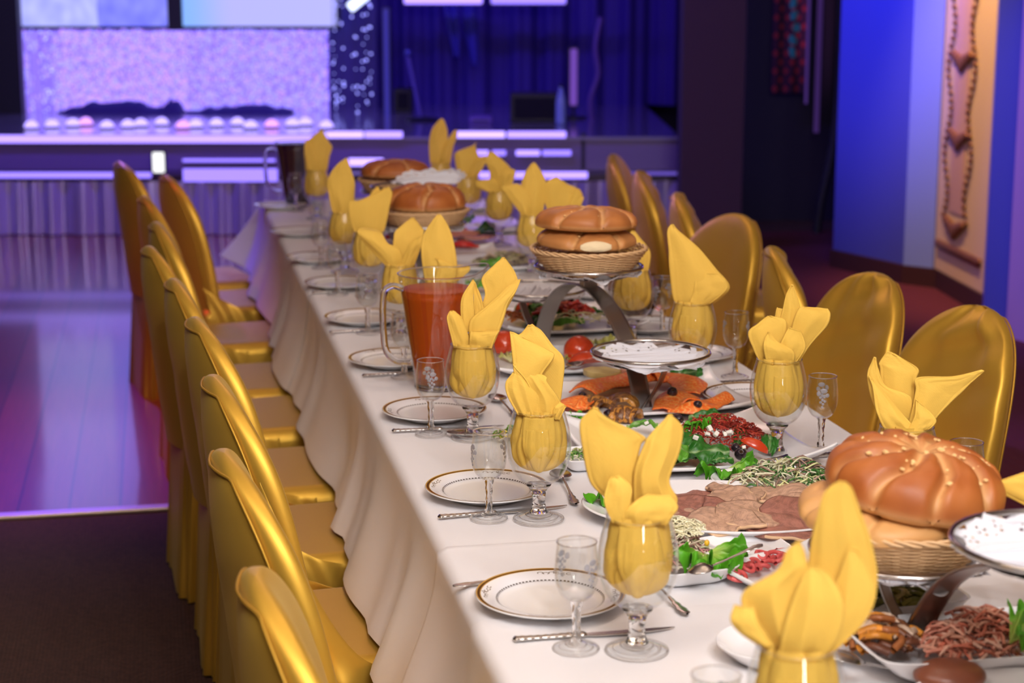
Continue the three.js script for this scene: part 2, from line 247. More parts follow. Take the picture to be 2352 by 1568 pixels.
{ // bead strings hanging beside the screens and in front of the black uprights
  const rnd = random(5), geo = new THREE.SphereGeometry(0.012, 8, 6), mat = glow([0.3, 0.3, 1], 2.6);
  const list = []; for (let i = 0; i < 17; i++) list.push([762 + 90 * Math.pow(rnd(), 1.3), -20, 285, 5]); for (let i = 0; i < 7; i++) list.push([2 + rnd() * 30, 0, 290, 2]); for (let i = 0; i < 6; i++) list.push([66 + rnd() * 60, 70, 268, 5]);
  list.forEach(([px, p0, p1, n], i) => {
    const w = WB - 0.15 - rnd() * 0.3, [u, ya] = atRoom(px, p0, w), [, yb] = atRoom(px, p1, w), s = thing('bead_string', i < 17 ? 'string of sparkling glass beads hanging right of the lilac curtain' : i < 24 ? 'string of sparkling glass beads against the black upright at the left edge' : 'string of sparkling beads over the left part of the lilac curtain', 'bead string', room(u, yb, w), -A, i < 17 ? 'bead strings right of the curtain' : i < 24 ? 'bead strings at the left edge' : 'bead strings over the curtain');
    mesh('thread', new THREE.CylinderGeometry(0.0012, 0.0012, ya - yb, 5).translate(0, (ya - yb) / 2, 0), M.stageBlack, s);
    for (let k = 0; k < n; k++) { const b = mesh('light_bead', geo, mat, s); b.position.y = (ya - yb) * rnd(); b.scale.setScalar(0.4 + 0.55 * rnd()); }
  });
}
structure('wall_partition', join([rectAt(-700, -260, 40, 300, 14.72, 0.1), rectAt(752, -260, 860, 300, 14.9, 0.1)]), std([0.05, 0.03, 0.22], 0.6), true);
roomSolo('stage_column', 'tall black upright column at the left end of the screens', 'column', join([rectAt(-130, -260, 24, 300, 14.1, 0.12), rectAt(-140, 290, 34, 304, 14.1, 0.14)]), M.stageBlack);
roomSolo('screen_post', 'narrow black post standing between the two screens', 'post', rectAt(391, -260, 407, 70, 14.55, 0.05), M.stageBlack);
{ // low dark rock shapes at the foot of the curtain, and the row of small round footlights
  const hill = (px0, px1, pyTop, seed, label, lean) => {
    const w = 14.2, [u0, y0] = atRoom(px0, 292, w), [u1, y1] = atRoom(px1, pyTop, w), rnd = random(seed), ph = rnd() * 9;
    const g = outward(mergeVertices(grid(40, 8, (s, t) => { const a = t * Math.PI, h = Math.max(0.02, 1.5 * (y1 - 0.62) * (Math.pow(Math.sin(Math.PI * clamp(s * 0.98 + 0.01)), 0.5)) * (0.72 + 0.28 * noise3(s * 6 + ph, 0, 1)) * (lean > 0 ? 0.5 + 0.5 * s : 1 - 0.5 * s)); return [lerp(u0, u1, s), 0.621 + h * Math.sin(a), -w - 0.12 * Math.cos(a)]; })));
    roomSolo('stage_rock', label, 'rock', g, std([0.05, 0.03, 0.26], 0.8));
  };
  hill(140, 385, 228, 3, 'low dark rock shape at the foot of the curtain, left of the middle', 1);
  hill(430, 672, 236, 4, 'low dark rock shape at the foot of the curtain, right of the middle', 1);
  hill(372, 420, 226, 6, 'small pointed dark shape between the two low rocks', 1);
  const fm = glow([0.42, 0.32, 1], 2.2), fp = glow([0.62, 0.28, 1], 2);
  for (let i = 0; i < 17; i++) {
    const px = 72 + i * 42 + (i % 3) * 6, p = placed('footlight', `small round stage footlight with violet lens, ${ORD17[i]} from the left on the stage floor`, 'footlight', 12.6 + (i % 4) * 0.1, px, 292, 'round footlights in a row on the stage floor');
    p.position.y = 0.62; mesh('light_lens', new THREE.SphereGeometry(0.05, 14, 8, 0, 6.3, 0, 1.57).translate(0, 0.012, 0), i % 5 === 3 ? fp : fm, p); mesh('housing', lathe([[0, 0], [0.054, 0], [0.056, 0.008], [0.05, 0.0125], [0, 0.0125]], 18), M.stageBlack, p);
  }
}
// right half of the stage: light bars, a leaning stand, boxes and a bottle against dark blue drapes
{ const g = sheet(220, 4, (u, v) => { const [x0] = atRoom(855, 100, 15.2), [x1] = atRoom(1760, 100, 15.2), x = lerp(x0, x1, u); return [x, lerp(0.62, 3.2, v), -15.2 + 0.05 * Math.sin(x * 21 + 2 * noise3(x, 0, 1)) + 0.02 * Math.sin(x * 47)]; }, 0.004);
  roomSolo('stage_drape', 'dark blue drape hanging behind the right half of the stage', 'drape', g, std([0.045, 0.02, 0.33], 0.75)); }
{ const l = new THREE.RectAreaLight(new THREE.Color().setRGB(0.25, 0.1, 1), 4.5, 1.8, 0.2); l.name = 'stage_bar_light'; l.position.set(...room(-0.2, 1.9, 13.3)); l.lookAt(...room(-0.1, 0.9, 15.2)); scene.add(l); }
const bar = (px0, px1, py0, py1, w, label, mat) => { const [u0, y0] = atRoom(px0, py1, w), [u1, y1] = atRoom(px1, py0, w), s = thing('stage_light_bar', label, 'light bar', room((u0 + u1) / 2, (y0 + y1) / 2, w), -A), W = (u1 - u0) / 2, H = (y1 - y0) / 2; mesh('light_face', rbox(W * 2, H * 2, 0.03, Math.min(W, H) * 0.5), mat, s); mesh('housing', box(-W - 0.01, -H - 0.01, -0.06, W + 0.01, H + 0.01, -0.012), M.stageBlack, s); return s; };
bar(928, 1108, -16, 9, 14.2, 'bright lavender light bar hanging over the stage, left of the other', stripMats[0]);
bar(1128, 1300, -16, 9, 14.2, 'bright lavender light bar hanging over the stage, right of the other', stripMats[1]);
{ const b = bar(828, 850, -60, 38, 13.9, 'slanted white light bar at the upper right corner of the screens', glow([0.6, 0.68, 1], 2.4)); b.rotation.z = -0.9; }
{ const b = bar(1309, 1326, 112, 242, 13.6, 'upright dim purple light tube on the right of the stage', glow([0.28, 0.1, 0.8], 0.55)), H = b.position.y - 0.62; mesh('pole', new THREE.CylinderGeometry(0.012, 0.012, H, 10).translate(0, -H / 2, -0.04), M.stageBlack, b); mesh('base', new THREE.CylinderGeometry(0.1, 0.1, 0.012, 20).translate(0, -H + 0.007, -0.04), M.stageBlack, b); }
bar(884, 892, 20, 292, 14.0, 'slim upright blue light tube left of the leaning stand', glow([0.06, 0.05, 0.75], 0.42));
{ const w = 13.4, at = (px, py) => { const [u, y] = atRoom(px, py, w); return [u, y, -w]; }, s = roomThing('microphone_stand', 'thin leaning microphone stand on the dark right half of the stage', 'microphone stand');
  mesh('pole', tube([at(938, 130), at(955, 210), at(972, 292)], 0.016, 8), std([0.12, 0.08, 0.6], 0.35, { metalness: 0.6 }), s);
  mesh('microphone', new THREE.SphereGeometry(0.028, 14, 10).translate(...at(938, 122)), std([0.1, 0.1, 0.5], 0.3, { metalness: 0.8 }), s);
  mesh('base', lathe([[0, 0], [0.13, 0], [0.13, 0.012], [0.02, 0.03], [0, 0.03]], 24).translate(at(972, 292)[0], 0.621, -w), M.blackMetal, s); }
const amp = (px0, px1, py0, w, label, mat, d = 0.3) => { const [u0] = atRoom(px0, 280, w), [u1, y1] = atRoom(px1, py0, w), a = thing('stage_speaker', label, 'speaker', room((u0 + u1) / 2, 0.621, w + d / 2), -A), W = u1 - u0, H = y1 - 0.621; mesh('cabinet', rbox(W, H, d, 0.012, 0, H / 2), mat, a); mesh('grille', rbox(W - 0.05, H - 0.05, 0.012, 0.005, 0, H / 2, d / 2 + 0.004), std([0.006, 0.005, 0.012], 0.9), a); return a; };
amp(1172, 1282, 216, 13.2, 'black speaker cabinet standing on the right of the stage', M.stageBlack);
amp(905, 945, 205, 14.3, 'dark narrow speaker cabinet behind the leaning stand', M.stageBlack);
amp(1078, 1130, 268, 13.0, 'low box with a dim violet face on the stage', std([0.16, 0.08, 0.5], 0.5), 0.2);
{ const p = placed('water_bottle', 'clear water bottle standing beside the black speaker cabinet', 'bottle', 13.0, 1288, 280); p.position.y = 0.621; mesh('body', lathe([[0, 0], [0.036, 0], [0.038, 0.02], [0.036, 0.16], [0.03, 0.2], [0.014, 0.25], [0.014, 0.27], [0, 0.27]], 20), std([0.3, 0.4, 0.9], 0.15, { metalness: 0.1 }), p); mesh('cap', new THREE.CylinderGeometry(0.016, 0.016, 0.02, 16).translate(0, 0.28, 0), M.stageBlack, p); }
{ const w = 13.5, at = (px, py) => { const [u, y] = atRoom(px, py, w); return [u, y, -w]; };
  roomSolo('stage_cable', 'dim curved cable hanging down at the right side of the stage', 'cable', tube([at(1380, 40), at(1368, 110), at(1374, 170), at(1356, 230), at(1362, 296)], 0.02, 30), std([0.12, 0.05, 0.35], 0.5)); }
// hanging blue cloths
for (const [px0, px1, top, bot, ph, label] of [[1018, 1052, 10, 130, 0, 'narrow dim blue banner hanging above the stage boxes'], [1058, 1096, 12, 150, 2, 'dim blue banner hanging right of the narrow one']]) { const w = 14.8, [u0, y0] = atRoom(px0, bot, w), [u1, y1] = atRoom(px1, top, w); roomSolo('stage_banner', label, 'banner', sheet(16, 16, (u, v) => [lerp(u0, u1, lerp(0.5, u, 0.35 + 0.65 * v)) + 0.05 * (1 - v), lerp(y0, y1, v), -w + 0.02 * Math.sin(u * 9 + ph)], 0.004), std([0.06, 0.05, 0.5], 0.6)); }
structure('stage_apron', rectAt(1335, 306, 1345, 402, 11.95, 0.03), M.stageBlack, true);

// ---------------------------------------------------------------- right side: dark partition, patterned hanging, blue pillars, cream panel
structure('wall_side', join([rectAt(1560, -400, 1725, 590, 11.0, 0.25)]), std([0.05, 0.018, 0.075], 0.8), true);
structure('wall_alcove', rectAt(1700, -400, 2000, 640, 12.4, 0.1), std([0.012, 0.008, 0.04], 0.8), true);
{ const map = canvasMap(192, 512, (c, w, h) => { c.fillStyle = '#2a0a38'; c.fillRect(0, 0, w, h); for (let y = 0; y < 16; y++) for (let x = 0; x < 6; x++) { c.fillStyle = (x + y) % 2 ? '#8a2238' : '#3b1038'; c.beginPath(); c.moveTo(x * 32 + 16, y * 32); c.lineTo(x * 32 + 32, y * 32 + 16); c.lineTo(x * 32 + 16, y * 32 + 32); c.lineTo(x * 32, y * 32 + 16); c.fill(); } c.fillStyle = '#1f7f9a'; for (let k = 0; k < 7; k++) { c.beginPath(); c.ellipse(120 + 12 * Math.sin(k * 2), 100 + k * 44, 17, 24, 0.4 * k, 0, 7); c.fill(); } });
  const t = roomThing('tapestry', 'red patterned hanging with a blue motif in the dark alcove', 'tapestry'); const [u0, y0] = atRoom(1772, 214, 12.2), [u1] = atRoom(1848, 214, 12.2);
  mesh('fabric', sheet(20, 20, (u, v) => [lerp(u0, u1, u), lerp(y0, y0 + 0.95, v), -12.2 + 0.012 * Math.sin(u * 14)], 0.006), std([1, 1, 1], 0.9, { map }), t);
  mesh('rod', new THREE.CylinderGeometry(0.014, 0.014, u1 - u0 + 0.08, 12).rotateZ(Math.PI / 2).translate((u0 + u1) / 2, y0 + 0.96, -12.2), M.brass, t);
  const dl = downlight(room(1.1, 2.9, 10.2), room((u0 + u1) / 2, 1.5, 12.2), 9, new THREE.Color().setRGB(1, 0.4, 0.7), 'ceiling spotlight shining on the patterned hanging', 0.16, M.bulbViolet); }
bar(1853, 1866, -300, 236, 12.1, 'upright dim violet light bar beside the patterned hanging', glow([0.12, 0.05, 0.34], 0.5));
bar(1879, 1890, -300, 300, 12.0, 'thinner upright violet light bar beside the blue pillar', glow([0.1, 0.04, 0.26], 0.4));
{ const w = 11.7, at = (px, py) => { const [u, y] = atRoom(px, py, w); return [u, y, -w]; };
  roomSolo('curtain_rope', 'thick dark rope hanging in a slow curve left of the blue pillar', 'rope', tube([at(1935, -100), at(1930, 180), at(1915, 330), at(1885, 470), at(1868, 600)], 0.03, 40, 8), M.stageBlack); }
const prism = (pts, y0, y1) => { const s = new THREE.Shape(pts.map(([u, w]) => new THREE.Vector2(u, w))); const g = new THREE.ExtrudeGeometry(s, { depth: y1 - y0, bevelEnabled: false }); return g.rotateX(-Math.PI / 2).translate(0, y0, 0); };
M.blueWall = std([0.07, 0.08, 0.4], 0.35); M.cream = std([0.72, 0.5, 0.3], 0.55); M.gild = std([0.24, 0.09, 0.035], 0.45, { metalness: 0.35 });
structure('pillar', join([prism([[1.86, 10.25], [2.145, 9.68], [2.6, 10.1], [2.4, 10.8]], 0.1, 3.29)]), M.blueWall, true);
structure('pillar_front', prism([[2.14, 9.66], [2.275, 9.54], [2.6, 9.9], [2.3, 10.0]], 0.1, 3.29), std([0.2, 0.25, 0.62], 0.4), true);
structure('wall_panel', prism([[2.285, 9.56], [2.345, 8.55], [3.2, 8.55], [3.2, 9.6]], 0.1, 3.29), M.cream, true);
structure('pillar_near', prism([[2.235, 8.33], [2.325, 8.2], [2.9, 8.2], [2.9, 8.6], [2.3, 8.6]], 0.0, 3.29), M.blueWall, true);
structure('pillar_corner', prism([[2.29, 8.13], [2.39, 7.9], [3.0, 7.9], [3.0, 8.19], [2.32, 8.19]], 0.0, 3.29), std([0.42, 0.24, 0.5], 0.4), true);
structure('baseboard_right', join([prism([[1.84, 10.25], [2.13, 9.64], [2.28, 9.5], [2.32, 8.6], [3.0, 8.6], [3.0, 10.8]], 0.0, 0.11)]), std([0.045, 0.012, 0.012], 0.5), true);
{ // gilded ornament on the cream panel: bead frame, scroll bosses and a lower bar, all in relief
  const P = (s, y, off = 0.012) => [lerp(2.285, 2.345, s) - off, y, -lerp(9.56, 8.55, s)];
  const o = roomThing('wall_ornament', 'carved dark gilt ornament frame on the cream wall panel', 'ornament');
  const beads = [], b = new THREE.SphereGeometry(0.016, 8, 6);
  const s0 = 0.16, s1 = 0.52; let k = 0;
  for (let y = 0.42; y < 2.6; y += 0.04, k++) { const wob = 0.04 * Math.sin(y * 14.4); beads.push(b.clone().scale(0.6, 1, 1.6).translate(...P(s0 + wob, y)), b.clone().scale(0.6, 1, 1.6).translate(...P(s1 - wob, y))); }
  mesh('bead_border', join(beads), M.gild, o).userData.kind = 'stuff';
  for (const y of [0.40, 0.86, 1.26, 1.68, 2.1]) { const parts = []; for (let i = -3; i <= 3; i++) parts.push(new THREE.SphereGeometry(0.03, 10, 8).scale(0.6, 1.5 - Math.abs(i) * 0.25, 1.4).translate(...P((s0 + s1) / 2 + i * 0.045, y - 0.016 * (3 - Math.abs(i))))); mesh('scroll_boss', join(parts), M.gild, o); }
  mesh('inner_panel', sheet(6, 10, (u, v) => P(lerp(s0 + 0.07, s1 - 0.07, u), lerp(0.45, 2.6, v), 0.004), 0.006), std([0.6, 0.34, 0.3], 0.5), o);
  mesh('lower_bar', join([sheet(4, 2, (u, v) => P(lerp(0.06, 0.78, u), lerp(0.235, 0.275, v), 0.01), 0.018)]), M.gild, o);
}

// ---------------------------------------------------------------- materials of the table
const weave = dataMap(128, 128, (x, y) => 0.5 + 0.22 * Math.sin(x * 2 * Math.PI * 32) * Math.sin(y * 2 * Math.PI * 32) + 0.2 * tiling(x, y, 20));
M.cloth = std([0.8, 0.785, 0.8], 0.82, { sheen: 0.25 });
M.napkin = std([0.80, 0.505, 0.08], 0.8, { sheen: 0.3, bumpMap: weave, bumpScale: 0.0004 }); M.napkin.sheenColor.setRGB(1, 0.8, 0.3); weave.repeat.set(2, 2);
M.satin = std([0.69, 0.405, 0.05], 0.47, { metalness: 0.66, sheen: 0.3 }); M.satin.sheenColor.setRGB(1, 0.85, 0.3);
M.satinDark = std([0.5, 0.28, 0.03], 0.5, { metalness: 0.6 });
M.pane = std([0.97, 0.98, 0.98], 0.0, { transmission: 1, thickness: 0, ior: 1.55 });
M.glass = std([1, 1, 1], 0.0, { transmission: 1, thickness: 0.01, ior: 1.5 });
M.frost = std([0.7, 0.7, 0.75], 0.5, { transmission: 0.75, thickness: 0 });
M.china = std([0.84, 0.84, 0.86], 0.16, { specularIntensity: 0.7 });
M.steel = std([0.54, 0.52, 0.5], 0.18, { metalness: 1 });
M.strap = std([0.36, 0.33, 0.31], 0.3, { metalness: 1 });
M.paper = std([0.7, 0.7, 0.75], 0.9);

// ---------------------------------------------------------------- the table and its cloths
const TX0 = 0.41, TX1 = 1.31, TZ0 = -1.2, TZ1 = -7.3;
{ const t = thing('banquet_table', 'long banquet table hidden under the white cloths', 'table', [(TX0 + TX1) / 2, 0, (TZ0 + TZ1) / 2]);
  mesh('tabletop', rbox(TX1 - TX0 - 0.012, 0.03, TZ0 - TZ1 - 0.012, 0.006, 0, TOP - 0.0195, 0), std([0.3, 0.18, 0.1], 0.6), t);
  for (const sx of [-1, 1]) for (const z of [2.9, 1.0, -1.0, -2.9]) mesh('leg', new THREE.CylinderGeometry(0.018, 0.018, 0.714, 14).translate(sx * 0.16, 0.357, z), M.strap, t); }
const hang = (z, s, seed) => { const n = noise3(z * 1.3, 0, seed); return 0.011 * Math.sin(z * 9.5 + 3 * n) + 0.007 * Math.sin(z * 23 + 5 * n) + 0.016 * n; };
function tablecloth(z0, z1, lift, seed, label, drop = 0.264, farEnd = false) {
  const half = (TX1 - TX0) / 2 + 0.004 + lift * 2.6, cx = (TX0 + TX1) / 2, y0 = TOP - 0.0022 + lift, R = 0.014;
  const nx = 60, nz = Math.max(30, Math.round((z0 - z1) * 26));
  // s runs across: left hem, over the top, right hem
  const cross = (s, z) => {
    const a = Math.abs(s), side = Math.sign(s), top = half - R;
    const wr = 0.0012 * noise3(s * 7, z * 3, seed) * sm(0, 0.05, half - a);
    if (a < top) return [cx + s, y0 + wr * 0.5 + 0.0006, z];
    const arc = R * Math.PI / 2, d = a - top;
    if (d < arc) { const t = d / R; return [cx + side * (top + R * Math.sin(t)), y0 - R * (1 - Math.cos(t)), z]; }
    const h = d - arc, f = h / drop;
    const out = 0.008 * f + 0.055 * f * f + hang(z, side, 1 + side) * sm(0.05, 0.8, f);
    return [cx + side * (half + Math.max(0.0, out)), y0 - R - h, z];
  };
  const span = half - R + R * Math.PI / 2 + drop;
  let f = (u, v) => { const t = u * 2 - 1, s = Math.sign(t) * (Math.abs(t) < 0.4 ? Math.abs(t) / 0.4 * (half - R - 0.002) : lerp(half - R - 0.002, span, (Math.abs(t) - 0.4) / 0.6)); return cross(s, lerp(z0, z1, v)); };
  if (farEnd) { // the far part falls over the end of the table, with a draped corner
    const g0 = f, endDrop = 0.27, zEdge = z1;
    f = (u, v) => { if (v < 0.86) return g0(u, v / 0.86); const k = (v - 0.86) / 0.14, p = g0(u, 1), d = k * endDrop, over = clamp((y0 - R - p[1]) / drop), side = u < 0.5 ? -1 : 1; if (over > 0.001) { return [p[0] + side * (0.10 * k * over), p[1] + 0.0 + 0.06 * k * over * 0.5, p[2] - (0.02 + 0.16 * over) * k]; } const yy = d < R ? p[1] - d * 0.3 : p[1] - d; return [p[0], yy, zEdge - 0.012 * Math.min(1, d / R) - 0.03 * k * k - hang(p[0] * 2, 1, 3) * k]; };
  }
  const g = sheet(nx, nz, f, (u, v) => v > 0.975 && !farEnd ? 0.0036 : 0.0014);
  return solo('tablecloth', label, 'tablecloth', g, M.cloth);
}
tablecloth(-1.22, -2.275, 0.0042, 1, 'white tablecloth over the near end of the table, its edge under the nearest knife', 0.275);
tablecloth(-2.255, -2.612, 0.0022, 2, 'white tablecloth edged just beyond the nearest gold-rimmed plate', 0.27);
tablecloth(-2.59, -5.01, 0, 3, 'long white tablecloth under the middle of the table with the stacked breads');
tablecloth(-4.995, -7.3, 0.0012, 4, 'white tablecloth draped over the far end of the table near the stage', 0.264, true);

// ---------------------------------------------------------------- covered chairs
function chairBack(gather) {
  return mergeVertices(grid(44, 40, (u, v) => {
    const a = u * 2 * Math.PI, b = 1 - Math.pow(1 - v, 1.6), y = 0.4 + 0.53 * b, w = (0.205 + 0.012 * b) * Math.pow(Math.max(0, 1 - Math.pow(b, 5)), 0.5) + 1e-5, th = (0.046 - 0.008 * b) * Math.pow(Math.max(0, 1 - Math.pow(b, 9)), 0.5);
    const c = Math.cos(a), s = Math.sin(a), z = w * Math.sign(c) * Math.pow(Math.abs(c), 0.75);
    let x = th * Math.sign(s) * Math.pow(Math.abs(s), 0.75) + 0.075 * (1 - b) + 0.065 * (z / 0.2) ** 2 * (0.75 + 0.25 * (1 - b * b)) + 0.008;
    if (gather && s > 0) { const q = Math.max(0, b - 0.35) / 0.65, fan = Math.atan2(z, 1.12 - b); x += s * (0.009 * q * Math.sin(fan * 17 + noise3(z * 4, b * 3, gather) * 2) + 0.007 * q * Math.sin(b * 34 + z * 22 + gather)); }
    else x += 0.003 * noise3(z * 6, b * 4, 3) * s;
    return [x, y, z];
  }), 1e-5);
}
const vn = (g) => { g.deleteAttribute('normal'); g.deleteAttribute('uv'); const m = mergeVertices(g, 1e-5); m.computeVertexNormals(); return m; };
const CH = { plain: vn(chairBack(0)), g1: vn(chairBack(2.1)), g2: vn(chairBack(5.3)) };
CH.seat = rbox(0.44, 0.1, 0.43, 0.036, 0.30, 0.408, 0, 6);
{ const p = CH.seat.attributes.position; for (let i = 0; i < p.count; i++) { const x = p.getX(i) - 0.3, z = p.getZ(i); if (p.getY(i) > 0.43) p.setY(i, p.getY(i) + 0.008 * (1 - (z / 0.21) ** 2) * (1 - (x / 0.22) ** 2) + 0.003 * noise3(x * 9, z * 9, 2)); } CH.seat.computeVertexNormals(); }
CH.skirt = sheet(150, 14, (u, v) => {
  const a = u * 2 * Math.PI, c = Math.cos(a), s = Math.sin(a), e = 0.3, f = 1 - v, y = lerp(0.006, 0.42, v);
  const flare = 1 + 0.1 * f + 0.035 * f * Math.sin(a * 13 + 2 * Math.sin(a * 3)) + 0.02 * f * Math.sin(a * 29);
  return [0.285 + 0.222 * Math.sign(c) * Math.pow(Math.abs(c), e) * flare, y, 0.2 * Math.sign(s) * Math.pow(Math.abs(s), e) * flare];
}, 0.003);
const wing = (s, rise, reach, out) => sheet(30, 16, (u, v) => { const x = lerp(0.115, reach, u), top = 0.44 + rise * Math.pow(1 - u, 2.0), y = lerp(0.3, top, v), k = clamp((y - 0.44) / rise); return [x - 0.03 * k * (1 - u), y, s * (0.218 + out * Math.sin(v * 2.4) * Math.sin(u * 3) + 0.012 * (1 - v) + 0.004 * Math.sin(u * 15 + v * 6) - 0.008 * k)]; }, 0.0025);
CH.wing = [-1, 1].map((s) => wing(s, 0.1, 0.3, 0.008)); CH.bigWing = sheet(40, 24, (u, v) => { const x = lerp(0.1, 0.285, u), top = 0.452 + 0.34 * Math.pow(1 - u, 2.6), y = lerp(0.3, top, v), k = clamp((y - 0.45) / 0.34); return [x - 0.045 * k * (1 - u), y, 0.222 + 0.05 * Math.sin(v * 2.6) * Math.sin(Math.PI * Math.pow(u, 0.8)) + 0.012 * Math.sin(u * 9 - v * 7) * v * (1 - v) * 3 + 0.006 * Math.sin(u * 22 - v * 13) * (1 - v) - 0.01 * k]; }, 0.0025);
CH.piping = (() => { const pts = []; for (let i = 0; i <= 60; i++) { const t = i / 60 * 2 - 1, b = 1 - Math.pow(Math.abs(t), 2.2) * 0.97; const bb = Math.min(b, 0.965), t0 = 0.221, near = Math.max(0, 1 - Math.abs(t) / t0), w = (0.205 + 0.012 * bb) * Math.pow(1 - Math.pow(bb, 5), 0.5), th = (0.046 - 0.008 * bb) * Math.pow(1 - Math.pow(bb, 9), 0.5), z = near > 0 ? t / t0 * w * 0.93 : Math.sign(t) * w * 0.93; pts.push(V3(-th * (0.55 + 0.45 * Math.sqrt(near)) + 0.075 * (1 - bb) + 0.065 * (z / 0.2) ** 2 * (0.75 + 0.25 * (1 - bb * bb)) + 0.004, 0.4 + 0.53 * bb + 0.0015, z)); } return tube(pts, 0.0024, 120, 6); })();
CH.legs = [0.12, 0.46].flatMap((x) => [-0.17, 0.17].map((z) => new THREE.CylinderGeometry(0.013, 0.013, 0.39, 10).translate(x, 0.197, z)));
function makeChair(kind, label, pos, turn, group) {
  const c = thing('banquet_chair', label, 'chair', pos, turn, group);
  mesh('backrest', CH[kind], M.satin, c); mesh('piping', CH.piping, M.satinDark, c); mesh('seat', CH.seat, M.satin, c); mesh('skirt', CH.skirt, M.satin, c);
  for (const w of CH.wing) mesh('side_drape', w, M.satin, c);
  for (const l of CH.legs) mesh('leg', l, M.blackMetal, c);
  return c;
}
const NTH = ['nearest', 'second', 'third', 'fourth', 'fifth', 'sixth', 'seventh', 'eighth', 'ninth', 'tenth'];
const leftSpots = [[0.085, -2.0, 2], [0.072, -2.57, 6], [0.074, -3.1, 5], [0.057, -3.68, 6], [0.018, -4.2, 4], [-0.038, -4.76, 7], [-0.02, -5.26, 3], [-0.055, -5.94, 6], [0.02, -6.62, 10], [-0.153, -7.17, 12]];
let chair0;
leftSpots.forEach(([x, z, r], i) => { const label = `gold satin chair left of the table, ${NTH[i]} from the camera`; const pos = [x, 0, z], t = r * Math.PI / 180; if (!i) chair0 = makeChair('plain', label, pos, t, 'gold chairs along the left side of the table'); else { const c = dup(chair0, label, pos, t); if (i === 2) mesh('side_drape', CH.bigWing, M.satin, c); } });
const rightSpots = [[1.73, -3.5, 9, 1], [1.69, -3.97, 8, 2], [1.57, -4.44, 15, 1], [1.72, -5.12, 16, 0], [1.68, -5.7, 18, 2], [1.75, -6.43, 18, 1], [1.82, -7.1, 20, 0], [1.72, -2.85, 2, 1]];
const gat = {};
rightSpots.forEach(([x, z, r, k], i) => { const label = i === 7 ? 'gold satin chair at the right edge of the photo beside the big round loaf' : `gold satin chair right of the table, ${NTH[i]} from the big loaf`; const pos = [x, 0, z], t = Math.PI + r * Math.PI / 180, kind = ['plain', 'g1', 'g2'][k]; if (i === 7) return; if (!gat[kind]) gat[kind] = makeChair(kind, label, pos, t, 'gold chairs along the right side of the table'); else dup(gat[kind], label, pos, t, 'gold chairs along the right side of the table'); });

// ---------------------------------------------------------------- plates
const plateProfile = [[0, 0.004], [0.05, 0.004], [0.062, 0], [0.066, 0.003], [0.085, 0.012], [0.104, 0.0165], [0.1055, 0.0178], [0.104, 0.0192], [0.086, 0.0155], [0.07, 0.0085], [0.06, 0.0068], [0.03, 0.0062], [0, 0.006]];
const borderMap = canvasMap(2048, 128, (c, w, h) => { // printed border: brown-gold edge band, row of dashes, small scrolls; v = 0 inside
  c.fillStyle = '#f2f2f4'; c.fillRect(0, 0, w, h); c.fillStyle = '#5b3512'; c.fillRect(0, 0, w, 20); c.fillStyle = '#c79a4a'; c.fillRect(0, 0, w, 7); c.fillRect(0, 20, w, 4);
  c.fillStyle = '#4a4038'; for (let i = 0; i < 84; i++) { c.fillRect(i * w / 84, 108, w / 84 * 0.62, 9); } c.fillRect(0, 119, w, 2);
  c.strokeStyle = '#5b4630'; c.lineWidth = 4; for (let k = 0; k < 4; k++) { const x = w * (k + 0.5) / 4; for (const s of [-1, 1]) for (let j = 0; j < 3; j++) { c.beginPath(); c.ellipse(x + s * (16 + j * 30), 48 + (j % 2) * 6, 14, 9, 0, s > 0 ? 0.6 : 2.4, s > 0 ? 5.2 : 7.2); c.stroke(); } c.beginPath(); c.ellipse(x, 40, 6, 12, 0, 0, 7); c.stroke(); } });
M.border = std([0.92, 0.92, 0.94], 0.16, { map: borderMap, specularIntensity: 0.7 });
const borderGeo = (() => { const prof = [[0.0715, 0.0094], [0.079, 0.0128], [0.0862, 0.0159], [0.095, 0.0178], [0.1042, 0.0196]]; return grid(96, 4, (u, v) => { const k = v * 4, i = Math.min(3, Math.floor(k)), t = k - i, r = lerp(prof[i][0], prof[i + 1][0], t), y = lerp(prof[i][1], prof[i + 1][1], t), a = u * 2 * Math.PI; return [r * Math.cos(a), y, r * Math.sin(a), u, v]; }, true); })();
const platePos = [[1264, 1368], [1118, 1118], [998, 940], [905, 822], [838, 727], [783, 648], [733, 590], [690, 530], [645, 470]].map(([x, y]) => onTable(x, y, 0.016));
let plate0;
platePos.forEach((p, i) => {
  const label = `white plate with brown-gold rim on the left side, ${NTH[i]} from the camera`, pos = [p.x, TOP + (i === 0 ? 0.0025 : 0.0005), p.z];
  if (i) { dup(plate0, label, pos, 0.4 * i); return; }
  plate0 = thing('dinner_plate', label, 'plate', pos, 0.5, 'gold-rimmed plates along the left side'); mesh('dish', lathe(plateProfile, 72), M.china, plate0); mesh('printed_border', borderGeo, M.border, plate0);
});
[[1655, 806, 'beyond the third-nearest right-hand wine glass'], [1545, 742, 'behind the wine glass by the yellow cone'], [1755, 905, 'partly hidden behind the goblet with the spiky napkin'], [1405, 668, 'under the stacked bread basket']].forEach(([x, y, where], i) => { const p = onTable(x, y, 0.016); dup(plate0, `white gold-rimmed plate on the right, ${where}`, [Math.min(p.x, 1.2), TOP + 0.0005, p.z], 1 + i, 'gold-rimmed plates along the right side'); });

